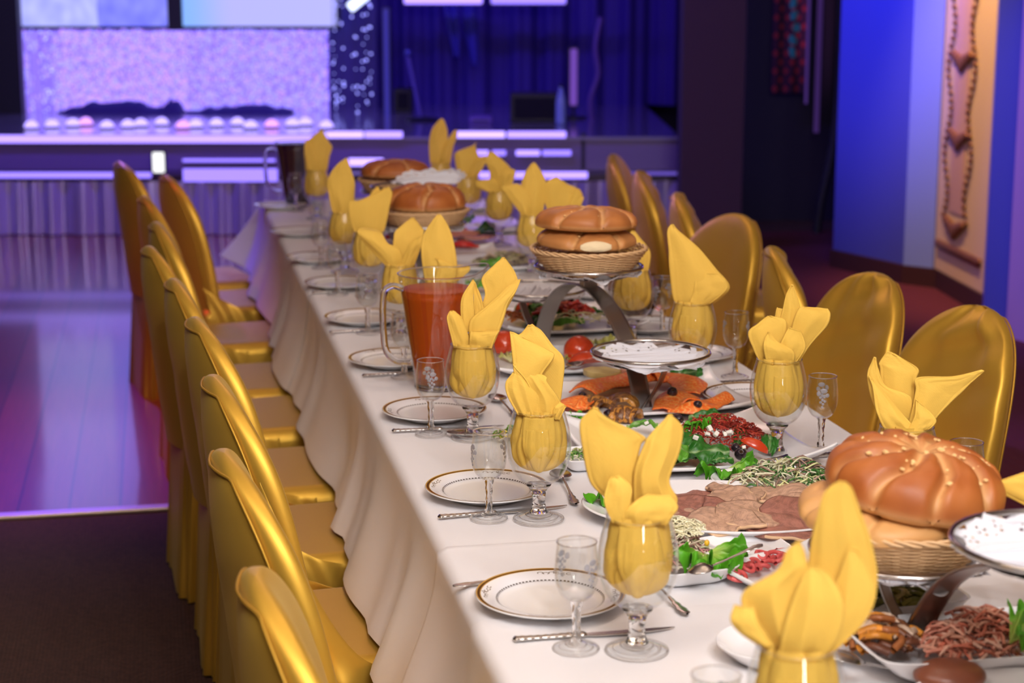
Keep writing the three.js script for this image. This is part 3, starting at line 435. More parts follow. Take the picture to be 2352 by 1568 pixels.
// ---------------------------------------------------------------- glasses
const bowlOf = (p, seg = 48) => { const c = new THREE.SplineCurve(p.map(([r, y]) => new THREE.Vector2(r, y))).getPoints(36).map((v) => [v.x, v.y]); return lathe([...c, ...c.slice(1).reverse().map(([r, y]) => [Math.max(0, r - 0.0012), y + 0.0006]), [0, p[0][1] + 0.0012]], seg); };
const gobletBowl = [[0.010, 0.0605], [0.022, 0.0625], [0.034, 0.07], [0.044, 0.084], [0.0505, 0.105], [0.0525, 0.128], [0.0498, 0.15], [0.0446, 0.17], [0.041, 0.183]];
const GB = { bowl: bowlOf(gobletBowl), rim: new THREE.TorusGeometry(0.041, 0.0011, 8, 60).rotateX(Math.PI / 2).translate(0, 0.183, 0),
  foot: new THREE.LatheGeometry([[0.0402, 0.003], [0.038, 0.0046], [0.03, 0.0072], [0.022, 0.0102], [0.0155, 0.0128]].map(([r, y]) => new THREE.Vector2(r, y)), 56), footRim: join([[0.0402, 0.0017, 0.0024], [0.031, 0.0011, 0.0058], [0.021, 0.0013, 0.0094]].map(([r, t, y]) => new THREE.TorusGeometry(r, t, 8, 60).rotateX(Math.PI / 2).translate(0, y, 0))),
  stem: lathe([[0, 0.0125], [0.0155, 0.0128], [0.0118, 0.02], [0.0105, 0.03], [0.0115, 0.043], [0.0145, 0.052], [0.02, 0.0575], [0.0205, 0.06], [0.012, 0.0608], [0, 0.061]], 14) };
function makeGoblet(label, pos) { const g = thing('goblet', label, 'goblet', pos, 0, 'water goblets holding yellow napkins'); mesh('bowl', GB.bowl, M.pane, g); mesh('rim', GB.rim, M.glass, g); mesh('stem', GB.stem, M.glass, g); mesh('foot', GB.foot, M.pane, g); mesh('foot_rim', GB.footRim, M.glass, g); return g; }
const wineBowl = [[0.006, 0.0675], [0.013, 0.069], [0.0215, 0.076], [0.0272, 0.089], [0.029, 0.104], [0.0283, 0.122], [0.0265, 0.137], [0.0258, 0.1465]];
const twist = (() => { const g = grid(16, 30, (u, v) => { const y = lerp(0.011, 0.0665, v), a = u * 2 * Math.PI, r = (0.0052 + 0.0022 * Math.pow(Math.abs(v - 0.45) * 2, 2)) * (1 + 0.13 * Math.cos(4 * (a + v * 5))); return [r * Math.cos(a), y, r * Math.sin(a)]; }); return g; })();
const WG = { bowl: bowlOf(wineBowl, 40), rim: new THREE.TorusGeometry(0.0258, 0.0009, 8, 48).rotateX(Math.PI / 2).translate(0, 0.1465, 0),
  foot: new THREE.LatheGeometry([[0.0296, 0.0028], [0.027, 0.0042], [0.018, 0.0068], [0.0098, 0.0102], [0.0066, 0.0116]].map(([r, y]) => new THREE.Vector2(r, y)), 48), footRim: join([[0.0296, 0.0014, 0.0022], [0.022, 0.0009, 0.0046], [0.0135, 0.001, 0.0078]].map(([r, t, y]) => new THREE.TorusGeometry(r, t, 8, 48).rotateX(Math.PI / 2).translate(0, y, 0))) };
WG.motif = (() => { const parts = [], at = (a, y, s, kx = 1, ky = 1) => { const v = clamp((y - 0.07) / 0.076), r = y > 0.1 ? lerp(0.029, 0.0262, (y - 0.1) / 0.045) : lerp(0.0195, 0.029, Math.sqrt((y - 0.074) / 0.026)); parts.push(new THREE.SphereGeometry(s, 10, 6).scale(kx, ky, 0.22).translate(0, 0, r + 0.0004).rotateY(a).translate(0, y, 0)); };
  for (const a0 of [0.5, 3.6]) { for (const [da, y] of [[0, 0.116], [0.13, 0.113], [-0.12, 0.112], [0.02, 0.108], [0.16, 0.105], [-0.1, 0.103], [0.05, 0.1], [0.02, 0.094]]) at(a0 + da, y, 0.0026); at(a0 + 0.1, 0.124, 0.006, 1.1, 0.75); at(a0 - 0.24, 0.119, 0.005, 0.8, 1); at(a0 + 0.32, 0.116, 0.0045, 0.9, 0.9); } return join(parts); })();
function makeWine(label, pos) { const g = thing('wine_glass', label, 'wine glass', pos, 0, 'small wine glasses at the settings'); mesh('bowl', WG.bowl, M.pane, g); mesh('rim', WG.rim, M.glass, g); mesh('stem', twist, M.glass, g); mesh('foot', WG.foot, M.pane, g); mesh('foot_rim', WG.footRim, M.glass, g); mesh('frosted_grapes', WG.motif, M.frost, g); return g; }
let wine0;
[[1323, 1497, 'in front of the nearest gold-rimmed plate'], [1123, 1193, 'in front of the second plate on the left, beside a goblet'], [990, 999, 'in front of the red juice pitcher'], [929, 868, 'seen behind the handle of the red juice pitcher'], [845, 766, 'standing left of the pitcher handle, before the fifth left plate'], [776, 678, 'before the sixth plate on the left'], [738, 617, 'before the seventh plate on the left'], [730, 548, 'before the eighth plate on the left'], [680, 486, 'at the far left corner, in front of the dark pitcher'],
  [1884, 1042, 'on the right, beside the goblet with the spiky napkin'], [1688, 868, 'on the right, beside the goblet with the tall cone napkin'], [1521, 772, 'on the right, behind the tall cone napkin'], [2210, 1222, 'on the right, half hidden by the big round loaf']].forEach(([x, y, where], i) => {
  const p = onTable(x, y), label = `small clear wine glass ${where}`, pos = [p.x, TOP + (i === 0 ? 0.0038 : 0.0015), p.z];
  if (!i) wine0 = makeWine(label, pos); else dup(wine0, label, pos, 1.3 * i);
});

// ---------------------------------------------------------------- napkins: folded sheets standing in the goblets
// rows of a sheet, upwards: [x left, y left, x right, y right, depth, bulge, twist] in local units; depth and bulge come towards the viewer
function fold(rows, o = {}) {
  const cr = rows[0].map((_, k) => rows.map((r) => r[k])), S = (arr, t) => { const n = arr.length - 1, x = t * n, i = Math.min(n - 1, Math.floor(x)), f = x - i, g = (j) => arr[Math.max(0, Math.min(n, j))]; const a = g(i - 1), b = g(i), c = g(i + 1), d = g(i + 2); return 0.5 * (2 * b + (c - a) * f + (2 * a - 5 * b + 4 * c - d) * f * f + (3 * b - a - 3 * c + d) * f * f * f); };
  const k = o.k ?? 2, amp = o.amp ?? 1.5, ph = o.ph ?? rows[0][0], sc = o.s, ridge = (x) => 1 - Math.abs(((x % 1) + 1) % 1 - 0.5) * 2;
  return sheet(40, 44, (u, v) => { const [xl, yl, xr, yr, z, b, tw] = cr.map((c) => S(c, v)), q = 2 * u - 1; const cx = u * k * 0.7 + ph * 0.13 + v * 0.3, wv = amp * 1.5 * (Math.pow(ridge(cx), 1.6) - 0.4) * sm(1.02, 0.3, v) + 2 * noise3(u * 1.6 + ph, v * 2, 4) + 0.5 * noise3(u * 4 + ph, v * 4, 9); return [lerp(xl, xr, u) * sc, lerp(yl, yr, u) * sc, (z + b * (1 - q * q) * 0.62 + tw * q * 0.5 + wv) * sc, u * (xr - xl) * sc * 4, v * 0.6]; }, (u, v) => (u < 0.06 || u > 0.94 || v > 0.945) ? 0.0026 : (u < 0.09 || u > 0.91 || v > 0.915) ? 0.0002 : 0.0013);
}
// the part pushed down into the bowl, pleated and rolled under at the bottom
function stuffing(seed, bottom = 0.085, n = 9, depthK = 1) {
  const prof = new THREE.SplineCurve(gobletBowl.map(([r, y]) => new THREE.Vector2(r, y))).getPoints(60), rAt = (y) => { let i = 0; while (i < prof.length - 2 && prof[i + 1].y < y) i++; const a = prof[i], b = prof[i + 1]; return lerp(a.x, b.x, clamp((y - a.y) / (b.y - a.y))); };
  const ph = seed * 1.7, cut = (x) => Math.abs(((x % 1) + 1) % 1 - 0.5) * 2;
  const body = grid(180, 48, (u, v) => {
    const a = u * 2 * Math.PI, y = lerp(bottom, 0.187, Math.pow(v, 1.25)), R = rAt(Math.min(y, 0.182)) - 0.0036, close = Math.pow(1 - Math.pow(1 - clamp(v / 0.42), 2.6), 0.5);
    // pleats run down and gather towards one point low at the front, so they sweep into a curl
    const sw = u * n + 0.35 * Math.sin(a + ph) * (1 - v) * 2 + 0.3 * noise3(Math.cos(a) * 1.2, Math.sin(a) * 1.2, v * 1.5 + ph), pl = cut(sw), soft = 0.15 * Math.pow(1 - pl, 2.2) + 0.05 * (0.5 + 0.5 * noise3(Math.cos(a) * 2, Math.sin(a) * 2, v * 3 + ph));
    const r = R * (1 - soft * sm(0, 0.3, v) - 0.02 * v) * close;
    return [r * Math.cos(a) * lerp(0.94, 1, v), y, r * Math.sin(a) * lerp(0.9, 1, v) * depthK];
  }, true);
  // two wrapped layers of cloth rolled under at the bottom front
  const wraps = [[0.0, 0.62, 0.006, 0.178], [0.22 * Math.sin(seed * 3), 0.4, 0.012, 0.16]].map(([c0, w0, lift, yTop], k) => sheet(22, 30, (u, v) => { const q = 2 * u - 1, y = lerp(yTop, bottom + lift, v), R = rAt(y) - 0.0022 - 0.0006 * (1 - k), a = c0 + q * w0 * lerp(1, 0.75 + 0.25 * k, v), t = R * (1 - 0.1 * v ** 6) - 0.0006 * Math.sin(q * 9 + seed + k) ; return [t * Math.sin(a), y + 0.022 * q * q * v * v, t * Math.cos(a) * 0.99]; }, 0.0011));
  return join([body, ...wraps]);
}
const GOB = []; // [base pixel, or place; label; napkin label; rows]
let goblet0;
function setting(pos, label, nlabel, petals, o = {}) {
  const P = [pos.x, TOP + (o.lift ?? 0.0015), pos.z], d = depthOf(V3(P[0], TOP + 0.183, P[2])), s = d / PX.f;
  if (!goblet0) goblet0 = makeGoblet(label, P); else dup(goblet0, label, P, (o.seed ?? 1) * 0.9);
  const geos = petals.map(([rows, op = {}]) => fold(rows, { s, ...op }).translate(0, 0.183, 0));
  geos.push(stuffing(o.seed ?? 1, o.bottom, o.n));
  const turn = Math.atan2(-P[0], -P[2]); // folds were read facing the viewer
  solo('napkin', nlabel, 'napkin', join(geos), M.napkin, P, turn, 'yellow cloth napkins standing in goblets');
}
const G = (x, y, h = 0.185) => onTable(x, y, h);
setting(G(1467, 1187), 'goblet standing by the knife tip at the nearest left setting, holding a forked yellow napkin', 'yellow napkin with two square tips, in the goblet by the nearest plate', [
  [[[-60, -4, 5, -4, -25, 15, 0], [-72, 30, 0, 40, -20, 18, 0], [-112, 72, -8, 105, -15, 20, 10], [-130, 150, 2, 165, -12, 16, 10], [-137, 213, 10, 186, -10, 8, 10], [-118, 240, -70, 226, -8, 3, 5], [-106, 252, -98, 250, -8, 0, 0]]],
  [[[-8, -4, 62, -4, -15, 20, 0], [-12, 40, 88, 34, -5, 26, -10], [-10, 110, 68, 82, 0, 28, -15], [10, 170, 90, 150, 0, 22, -20], [20, 190, 97, 203, 0, 14, -20], [52, 225, 84, 226, 0, 6, -8], [66, 240, 70, 240, 0, 0, 0]], { k: 3, amp: 5 }],
  [[[-58, -4, -26, -8, 45, 8, 0], [-78, 45, -20, 45, 48, 10, 0], [-72, 85, -18, 80, 44, 12, 0], [-62, 102, -48, 104, 38, 4, 0]]],
  [[[-30, -6, 64, -6, 46, 14, 0], [-32, 20, 74, 14, 50, 18, 0], [-10, 45, 88, 36, 44, 16, 0], [20, 60, 70, 60, 30, 8, 0]], { amp: 4 }],
  [[[-50, -4, 50, -4, -40, 0, 0], [-70, 80, 70, 80, -35, 0, 0], [-40, 140, 60, 120, -30, 0, 0]]]], { seed: 1, bottom: 0.079, n: 5, lift: 0.0038 });
setting(G(1238, 940), 'goblet right of the second left wine glass, holding an upright pleated yellow napkin', 'upright pleated yellow napkin in the goblet by the second left plate', [
  [[[-45, -4, 46, -4, -10, 10, 0], [-52, 70, 54, 58, -8, 14, 0], [-57, 113, 56, 118, -8, 14, 0], [-62, 160, 30, 150, -8, 10, 0], [-40, 178, 4, 184, -8, 4, 0], [-24, 197, -17, 198, -8, 0, 0]]],
  [[[-52, 40, 10, 30, 28, 8, 0], [-57, 92, 5, 84, 28, 12, 0], [-60, 120, 33, 128, 24, 14, 0], [-65, 168, 20, 142, 18, 8, 0], [-67, 186, -56, 181, 14, 0, 0]]],
  [[[-48, -4, 6, -4, 34, 10, 0], [-72, 40, 8, 30, 34, 14, 0], [-76, 70, 0, 60, 32, 12, 0], [-62, 90, -30, 84, 30, 6, 0], [-57, 94, -52, 93, 28, 0, 0]], { k: 4, amp: 3 }],
  [[[-12, -4, 50, -4, 32, 14, 0], [-16, 40, 46, 30, 32, 16, 0], [-30, 76, 18, 72, 34, 10, 0], [-58, 108, 14, 84, 30, 4, 0], [-57, 112, -40, 104, 28, 0, 0]], { k: 3, amp: 3 }],
  [[[28, -10, 46, -14, 40, 5, 0], [34, 14, 56, 8, 42, 8, 0], [46, 28, 62, 18, 36, 4, 0]]]], { seed: 2, bottom: 0.083, n: 11 });
setting(G(1085, 789), 'goblet in front of the red juice pitcher, holding a layered yellow napkin', 'deep yellow napkin with long layers leaning right, in front of the juice pitcher', [
  [[[-20, -4, 42, -4, -14, 10, 0], [8, 60, 72, 66, -12, 12, 0], [29, 111, 103, 128, -12, 10, 0], [22, 150, 100, 160, -12, 8, 0], [52, 182, 84, 186, -12, 3, 0], [70, 198, 74, 199, -12, 0, 0]]],
  [[[-6, 20, 50, 6, 24, 8, 0], [-4, 59, 72, 66, 22, 12, 0], [30, 88, 82, 100, 18, 12, 0], [62, 116, 100, 126, 14, 8, 0], [86, 138, 110, 149, 10, 2, 0], [104, 149, 109, 150, 8, 0, 0]]],
  [[[-22, 30, 4, 30, 12, 6, 0], [-26, 83, 4, 66, 12, 8, 0], [-22, 112, 2, 108, 8, 8, 0], [-6, 138, 4, 138, 6, 3, 0], [1, 149, 3, 150, 4, 0, 0]]],
  [[[2, 60, 24, 60, 4, 2, 0], [4, 110, 26, 92, 4, 0, 0], [2, 148, 6, 144, 2, 0, 0]]],
  [[[-42, -4, -6, -4, 20, 8, 0], [-48, 20, -8, 20, 22, 9, 0], [-57, 60, -22, 60, 20, 10, 0], [-54, 74, -36, 76, 16, 5, 0], [-48, 80, -44, 80, 14, 0, 0]]],
  [[[-8, -4, 44, -4, 30, 10, 0], [-6, 22, 54, 24, 34, 10, 0], [-4, 36, 62, 36, 30, 6, 0]]],
  [[[20, -4, 46, -4, 10, 4, 0], [40, 40, 70, 52, 6, 4, 0], [66, 80, 82, 96, 0, 2, 0]]]], { seed: 3, bottom: 0.079, n: 5 });
setting(G(1830, 1487), 'nearest goblet, cut by the bottom of the photo, holding a tall bright yellow napkin', 'tall bright yellow napkin nearest the camera, before the big round loaf', [
  [[[0, -4, 80, -4, -25, 20, 0], [10, 80, 150, 60, -22, 26, 0], [18, 170, 176, 150, -20, 28, 0], [26, 250, 160, 244, -18, 22, 0], [36, 300, 130, 324, -16, 14, 0], [52, 360, 112, 372, -14, 6, 0], [84, 388, 96, 388, -14, 0, 0]], { k: 3, amp: 4 }],
  [[[-80, -4, 20, -4, 20, 20, 0], [-118, 70, 24, 70, 24, 24, 0], [-124, 126, 22, 150, 22, 24, 0], [-50, 180, 20, 190, 18, 18, 0], [-30, 225, 14, 215, 12, 8, 0], [-8, 248, 0, 249, 8, 0, 0]], { k: 2.4, amp: 8 }],
  [[[-86, 12, -50, 10, 45, 12, 0], [-134, 44, -70, 40, 48, 14, 0], [-150, 72, -90, 70, 46, 12, 0], [-142, 100, -100, 100, 36, 6, 0]]],
  [[[-40, -4, 60, -4, 50, 18, 0], [-30, 60, 90, 50, 55, 22, 0], [-10, 130, 100, 120, 48, 20, 0], [10, 180, 70, 180, 38, 8, 0], [20, 200, 40, 200, 34, 0, 0]], { k: 2.4, amp: 7 }],
  [[[30, -4, 80, -4, 30, 14, 0], [60, 60, 146, 70, 26, 16, 0], [80, 140, 172, 140, 18, 16, 0], [100, 210, 150, 200, 10, 8, 0], [110, 240, 125, 238, 6, 0, 0]], { k: 2, amp: 5 }]], { seed: 4, bottom: 0.08, n: 7, lift: 0.0055 });
setting(G(1012, 643), 'goblet mostly hidden behind the red juice pitcher', 'smooth leaf-shaped yellow napkin rising behind the juice pitcher', [
  [[[-35, -4, 35, -4, 0, 18, 0], [-40, 25, 38, 30, 2, 20, 0], [-44, 70, 34, 70, 2, 18, 0], [-38, 105, 24, 112, 0, 12, 0], [-18, 138, 10, 140, 0, 4, 0], [-4, 152, -1, 152, 0, 0, 0]]],
  [[[-14, 0, 30, 0, 20, 8, 0], [-4, 40, 34, 30, 18, 6, 0], [-12, 54, 0, 50, 14, 2, 0]]], [[[20, -8, 34, -8, -8, 2, 0], [20, 24, 66, 20, -8, 0, 0], [24, 34, 66, 32, -8, 0, 0]]]], { seed: 5 });
setting(G(918, 606), 'goblet left of the red juice pitcher, holding a curled yellow napkin', 'yellow napkin with a big rolled curl on its left, left of the juice pitcher', [
  [[[-30, -4, 6, -4, 10, 12, 0], [-60, 30, 0, 34, 14, 18, 0], [-93, 70, -26, 50, 14, 20, 0], [-90, 84, -40, 72, 6, 16, 0], [-70, 82, -50, 78, -8, 0, 0]]],
  [[[-20, -4, 34, -4, -6, 12, 0], [-14, 50, 46, 44, -4, 14, 0], [-10, 74, 56, 72, -6, 10, 0], [8, 90, 54, 80, -8, 4, 0], [28, 106, 34, 106, -8, 0, 0]]], [[[0, -4, 32, -4, 18, 10, 0], [14, 30, 50, 46, 16, 10, 0], [30, 56, 56, 70, 10, 2, 0]]]], { seed: 6 });
setting(G(848, 531), 'goblet behind the curled napkin on the left side of the table', 'wide orange-yellow napkin with two points behind the curled one', [
  [[[-32, -4, 32, -4, 0, 12, 0], [-44, 30, 38, 14, 0, 14, 0], [-45, 66, 48, 60, 0, 10, 0], [-20, 72, 54, 88, 0, 6, 0], [34, 98, 46, 103, 0, 0, 0]]], [[[-10, 20, 10, 20, -6, 4, 0], [-4, 70, 26, 80, -6, 2, 0], [18, 103, 22, 103, -6, 0, 0]]]], { seed: 7 });
setting(G(790, 486), 'slim goblet second from the far left end of the table', 'narrow yellow napkin second from the far left end of the table', [
  [[[-26, -4, 26, -4, 0, 12, 0], [-34, 40, 24, 30, 0, 14, 0], [-36, 72, 26, 66, 0, 10, 0], [-18, 104, 20, 90, 0, 6, 0], [6, 123, 10, 123, 0, 0, 0]], { k: 3 }]], { seed: 8 });
setting(G(727, 390), 'goblet at the far left end of the table beside the dark pitcher', 'pinkish yellow napkin at the far left end beside the dark pitcher', [
  [[[-25, -4, 24, -4, 0, 10, 0], [-26, 30, 30, 30, 0, 12, 0], [-24, 60, 37, 52, 0, 8, 0], [-4, 80, 28, 66, 0, 4, 0], [12, 92, 15, 92, 0, 0, 0]], { k: 3 }], [[[-22, 0, 0, 0, 8, 6, 0], [-27, 40, -6, 40, 8, 6, 0], [-24, 68, -18, 70, 4, 0, 0]]]], { seed: 9 });
setting(G(2083, 977), 'goblet on the right just behind the big round loaf', 'yellow napkin with one long point to the right, behind the big round loaf', [
  [[[-53, -4, 10, -4, -6, 14, 0], [-70, 34, 10, 30, -2, 16, 0], [-85, 70, 4, 70, 0, 16, 0], [-93, 118, -50, 90, 4, 8, 0], [-84, 148, -70, 130, 4, 3, 0], [-79, 159, -77, 158, 4, 0, 0]]],
  [[[-40, -4, 20, -4, -16, 12, 0], [-60, 70, 14, 60, -14, 14, 0], [-66, 130, 17, 110, -14, 12, 0], [-68, 143, 18, 134, -14, 8, 0], [-50, 172, -34, 163, -14, 2, 0]]],
  [[[0, -4, 50, -4, 10, 12, 0], [10, 40, 66, 26, 10, 14, -8], [16, 90, 100, 66, 6, 14, -14], [18, 117, 116, 82, 4, 8, -14], [98, 121, 140, 110, 0, 3, -6], [160, 138, 165, 137, -2, 0, 0]]],
  [[[-50, -4, 30, -4, 28, 16, 0], [-70, 40, 12, 10, 30, 10, 0], [-80, 90, -10, 30, 22, 6, 0], [-92, 118, -86, 110, 14, 0, 0]]], [[[0, -6, 50, 4, 34, 14, 0], [16, 30, 64, 24, 32, 10, 0], [18, 70, 40, 48, 22, 4, 0]]]], { seed: 10, n: 7, bottom: 0.075 });
setting(G(1790, 823), 'goblet on the right before the gold chairs, holding a spiky yellow napkin', 'spiky yellow napkin with a rolled right fold, before the right-hand chairs', [
  [[[-10, -4, 30, -4, -14, 8, 0], [-6, 60, 40, 60, -14, 10, 0], [4, 112, 44, 110, -14, 8, 0], [12, 150, 34, 148, -14, 3, 0], [23, 171, 26, 171, -14, 0, 0]]],
  [[[-46, -4, 10, -4, 6, 14, 0], [-58, 20, 12, 20, 8, 16, 0], [-72, 60, 14, 70, 8, 14, 0], [-50, 82, 10, 92, 6, 8, 0], [-30, 100, -22, 100, 4, 0, 0]]],
  [[[6, -4, 46, -4, 2, 10, 0], [20, 40, 70, 36, 0, 12, 0], [30, 90, 104, 78, -2, 16, 0], [40, 116, 112, 104, -4, 12, 0], [52, 120, 106, 118, -10, 0, 0]]],
  [[[-28, -4, 32, -4, 28, 14, 0], [-36, 30, 32, 24, 34, 14, 0], [-34, 50, -4, 44, 28, 6, 0], [-27, 66, -25, 66, 24, 0, 0]]], [[[0, -4, 40, 0, 24, 12, 0], [2, 40, 58, 34, 26, 10, 0], [20, 78, 46, 70, 16, 4, 0]]],
  [[[-20, 40, 20, 60, -20, 4, 0], [-11, 108, 30, 100, -20, 4, 0], [-8, 112, 24, 112, -22, 0, 0]]]], { seed: 11, n: 8, bottom: 0.076 });
setting(G(1592, 692), 'goblet on the right behind the doily ring, holding a cone of yellow napkin', 'tall cone-shaped yellow napkin right of the stacked bread basket', [
  [[[-41, -4, 40, -4, 4, 22, 0], [-48, 20, 60, 8, 6, 26, 0], [-56, 85, 82, 38, 6, 24, 0], [-58, 120, 50, 78, 4, 20, 0], [-62, 160, 10, 124, 2, 12, 0], [-56, 174, -36, 162, 0, 4, 0], [-51, 178, -49, 178, 0, 0, 0]], { amp: 1.5 }],
  [[[-10, -4, 34, -4, 22, 10, 0], [0, 30, 78, 38, 24, 6, 0], [4, 70, 56, 70, 18, 2, 0]]], [[[-30, -4, 30, -4, -24, 0, 0], [-20, 100, 30, 60, -24, 0, 0], [-40, 150, -20, 140, -20, 0, 0]]]], { seed: 12, bottom: 0.072 });
setting(G(1453, 619), 'goblet half hidden behind the basket of stacked breads', 'yellow napkin in the goblet half hidden behind the stacked bread basket', [[[[-36, -4, 36, -4, 0, 16, 0], [-40, 40, 40, 40, 0, 18, 0], [-20, 70, 20, 70, 0, 6, 0], [-3, 90, 3, 90, 0, 0, 0]]]], { seed: 13 });
setting(G(1292, 492), 'goblet right behind the stacked breads, holding a broad napkin', 'broad fan of yellow napkin just behind the stacked breads', [
  [[[-30, -4, 30, -4, 0, 12, 0], [-44, 40, 46, 30, 0, 14, 0], [-40, 70, 40, 56, 0, 10, 0], [-26, 82, 8, 72, 0, 4, 0], [-17, 86, -12, 86, 0, 0, 0]], { k: 3 }], [[[0, -4, 30, -4, 8, 8, 0], [10, 30, 48, 36, 8, 8, 0], [30, 56, 46, 40, 6, 3, 0], [36, 60, 40, 58, 4, 0, 0]]]], { seed: 14 });
setting(G(1222, 492), 'goblet left of the broad napkin fan, behind the stacked breads', 'yellow napkin with a high pointed tip and a left wing, behind the stacked breads', [
  [[[-26, -4, 24, -4, 0, 12, 0], [-30, 40, 30, 40, 0, 14, 0], [-20, 85, 30, 80, 0, 10, 0], [-8, 108, 16, 106, 0, 4, 0], [2, 119, 7, 119, 0, 0, 0]]], [[[-24, 0, 0, 0, 10, 8, 0], [-50, 36, -6, 40, 12, 8, 0], [-68, 60, -30, 70, 8, 4, 0], [-72, 62, -66, 64, 6, 0, 0]]]], { seed: 15 });
setting(G(1147, 438), 'goblet on the right near the far bread basket, holding a bow-shaped napkin', 'bow-shaped yellow napkin right of the far bread basket', [
  [[[-24, -4, 24, -4, 0, 10, 0], [-22, 40, 30, 30, 0, 12, 0], [-30, 66, 26, 52, 0, 8, 0], [-24, 90, -14, 90, 0, 0, 0]]], [[[-22, -4, 0, -4, 10, 6, 0], [-50, 10, -2, 16, 10, 6, 0], [-54, 24, -10, 30, 8, 3, 0]]], [[[0, 0, 24, 0, 8, 8, 0], [0, 30, 36, 38, 8, 8, 0], [14, 56, 34, 50, 4, 0, 0]]]], { seed: 16 });
setting(G(1075, 405), 'goblet behind the far round loaf on the right', 'dull yellow hook-shaped napkin just behind the far round loaf', [
  [[[-22, -4, 22, -4, 0, 10, 0], [-30, 40, 28, 30, 0, 12, 0], [-26, 56, 20, 60, 0, 6, 0], [10, 70, 16, 74, 0, 2, 0], [18, 76, 20, 76, 0, 0, 0]]], [[[0, 0, 22, 0, 6, 8, 0], [10, 30, 44, 38, 6, 6, 0], [30, 46, 42, 48, 3, 0, 0]]]], { seed: 17 });
setting(G(1012, 374), 'farthest goblet on the right side, behind the far bread baskets', 'two-pronged yellow napkin highest at the far end of the table', [
  [[[-24, -4, 14, -4, 0, 8, 0], [-26, 40, 16, 40, 0, 10, 0], [-20, 75, 16, 75, 0, 8, 0], [-2, 98, 8, 98, 0, 2, 0], [2, 101, 4, 101, 0, 0, 0]]], [[[0, -4, 22, -4, 6, 6, 0], [6, 34, 30, 40, 6, 8, 0], [24, 64, 38, 62, 4, 4, 0], [34, 76, 38, 75, 3, 0, 0]]]], { seed: 18 });
setting(V3(1.14, 0, -2.02), 'goblet just outside the right edge, its napkin reaching into view', 'yellow napkin tip entering from the right edge beside the big loaf', [
  [[[-62, -4, 60, -4, 10, 12, 0], [-130, 24, 20, 40, 10, 14, 0], [-190, 50, -40, 92, 8, 10, 0], [-206, 58, -110, 100, 6, 4, 0]]], [[[-40, -4, 60, -4, -20, 8, 0], [-60, 80, 60, 90, -20, 8, 0], [0, 140, 40, 140, -20, 0, 0]]]], { seed: 19 });
{ const p = onTable(1645, 1560, 0.1465); dup(wine0, 'small wine glass whose rim shows at the bottom edge of the photo', [p.x, TOP + 0.0055, p.z], 2); }

// ---------------------------------------------------------------- cutlery
function knifeGeo() { // along +x, handle at 0
  const s = new THREE.Shape(); s.moveTo(0.098, -0.0045); s.bezierCurveTo(0.13, -0.0095, 0.19, -0.0095, 0.222, 0.0045); s.bezierCurveTo(0.19, 0.0055, 0.14, 0.005, 0.098, 0.0045); s.closePath();
  const blade = new THREE.ExtrudeGeometry(s, { depth: 0.0012, bevelEnabled: true, bevelSize: 0.0005, bevelThickness: 0.0005, bevelSegments: 1, curveSegments: 12 }).rotateX(-Math.PI / 2).translate(0, 0.0022, 0);
  const handle = grid(12, 40, (u, v) => { const a = u * 2 * Math.PI, x = v * 0.1, r = (0.0052 + 0.0022 * Math.sin(v * 2.2 + 2.2) ** 2 + (v < 0.06 ? 0.0012 * Math.sin(v / 0.06 * 3.14) : 0) + 0.0005 * Math.sin(v * 60)) * Math.pow(Math.min(1, Math.min(v, 1 - v) / 0.05 + 0.12), 0.5); return [x, 0.0036 + r * 0.55 * Math.sin(a), r * Math.cos(a)]; }, true);
  return { blade, handle };
}
function spoonGeo(fork = false) { // bowl at 0, handle along +x
  const bowl = fork ? join([0, 1, 2, 3].map((i) => tube([[-0.024, 0.004, (i - 1.5) * 0.006], [0, 0.002, (i - 1.5) * 0.006], [0.024, 0.003, (i - 1.5) * 0.004]], 0.0012, 8, 6)).concat([rbox(0.026, 0.0022, 0.02, 0.001, 0.034, 0.0034, 0)]))
    : sheet(20, 20, (u, v) => { const a = u * 2 * Math.PI, r = v, x = -0.002 + 0.03 * r * Math.cos(a) * (1 - 0.12 * Math.cos(a)), z = 0.0195 * r * Math.sin(a); return [x, 0.0016 + 0.0085 * r * r, z]; }, 0.0013);
  const handle = grid(10, 36, (u, v) => { const a = u * 2 * Math.PI, x = 0.026 + v * 0.14, w = 0.0024 + 0.0055 * sm(0.45, 0.95, v) + 0.0009 * Math.sin(v * 46) * sm(0.5, 0.7, v), k = Math.pow(Math.min(1, (1 - v) / 0.06 + 0.05), 0.5); return [x, 0.0085 - 0.0055 * sm(0, 0.9, v) + 0.0016 + 0.0016 * Math.sin(a), w * k * Math.cos(a)]; }, true);
  return { bowl, handle };
}
const KN = knifeGeo(), SP = spoonGeo(), FK = spoonGeo(true);
let knife0, spoon0, fork0;
const between = (a, b) => Math.atan2(-(b.z - a.z), b.x - a.x);
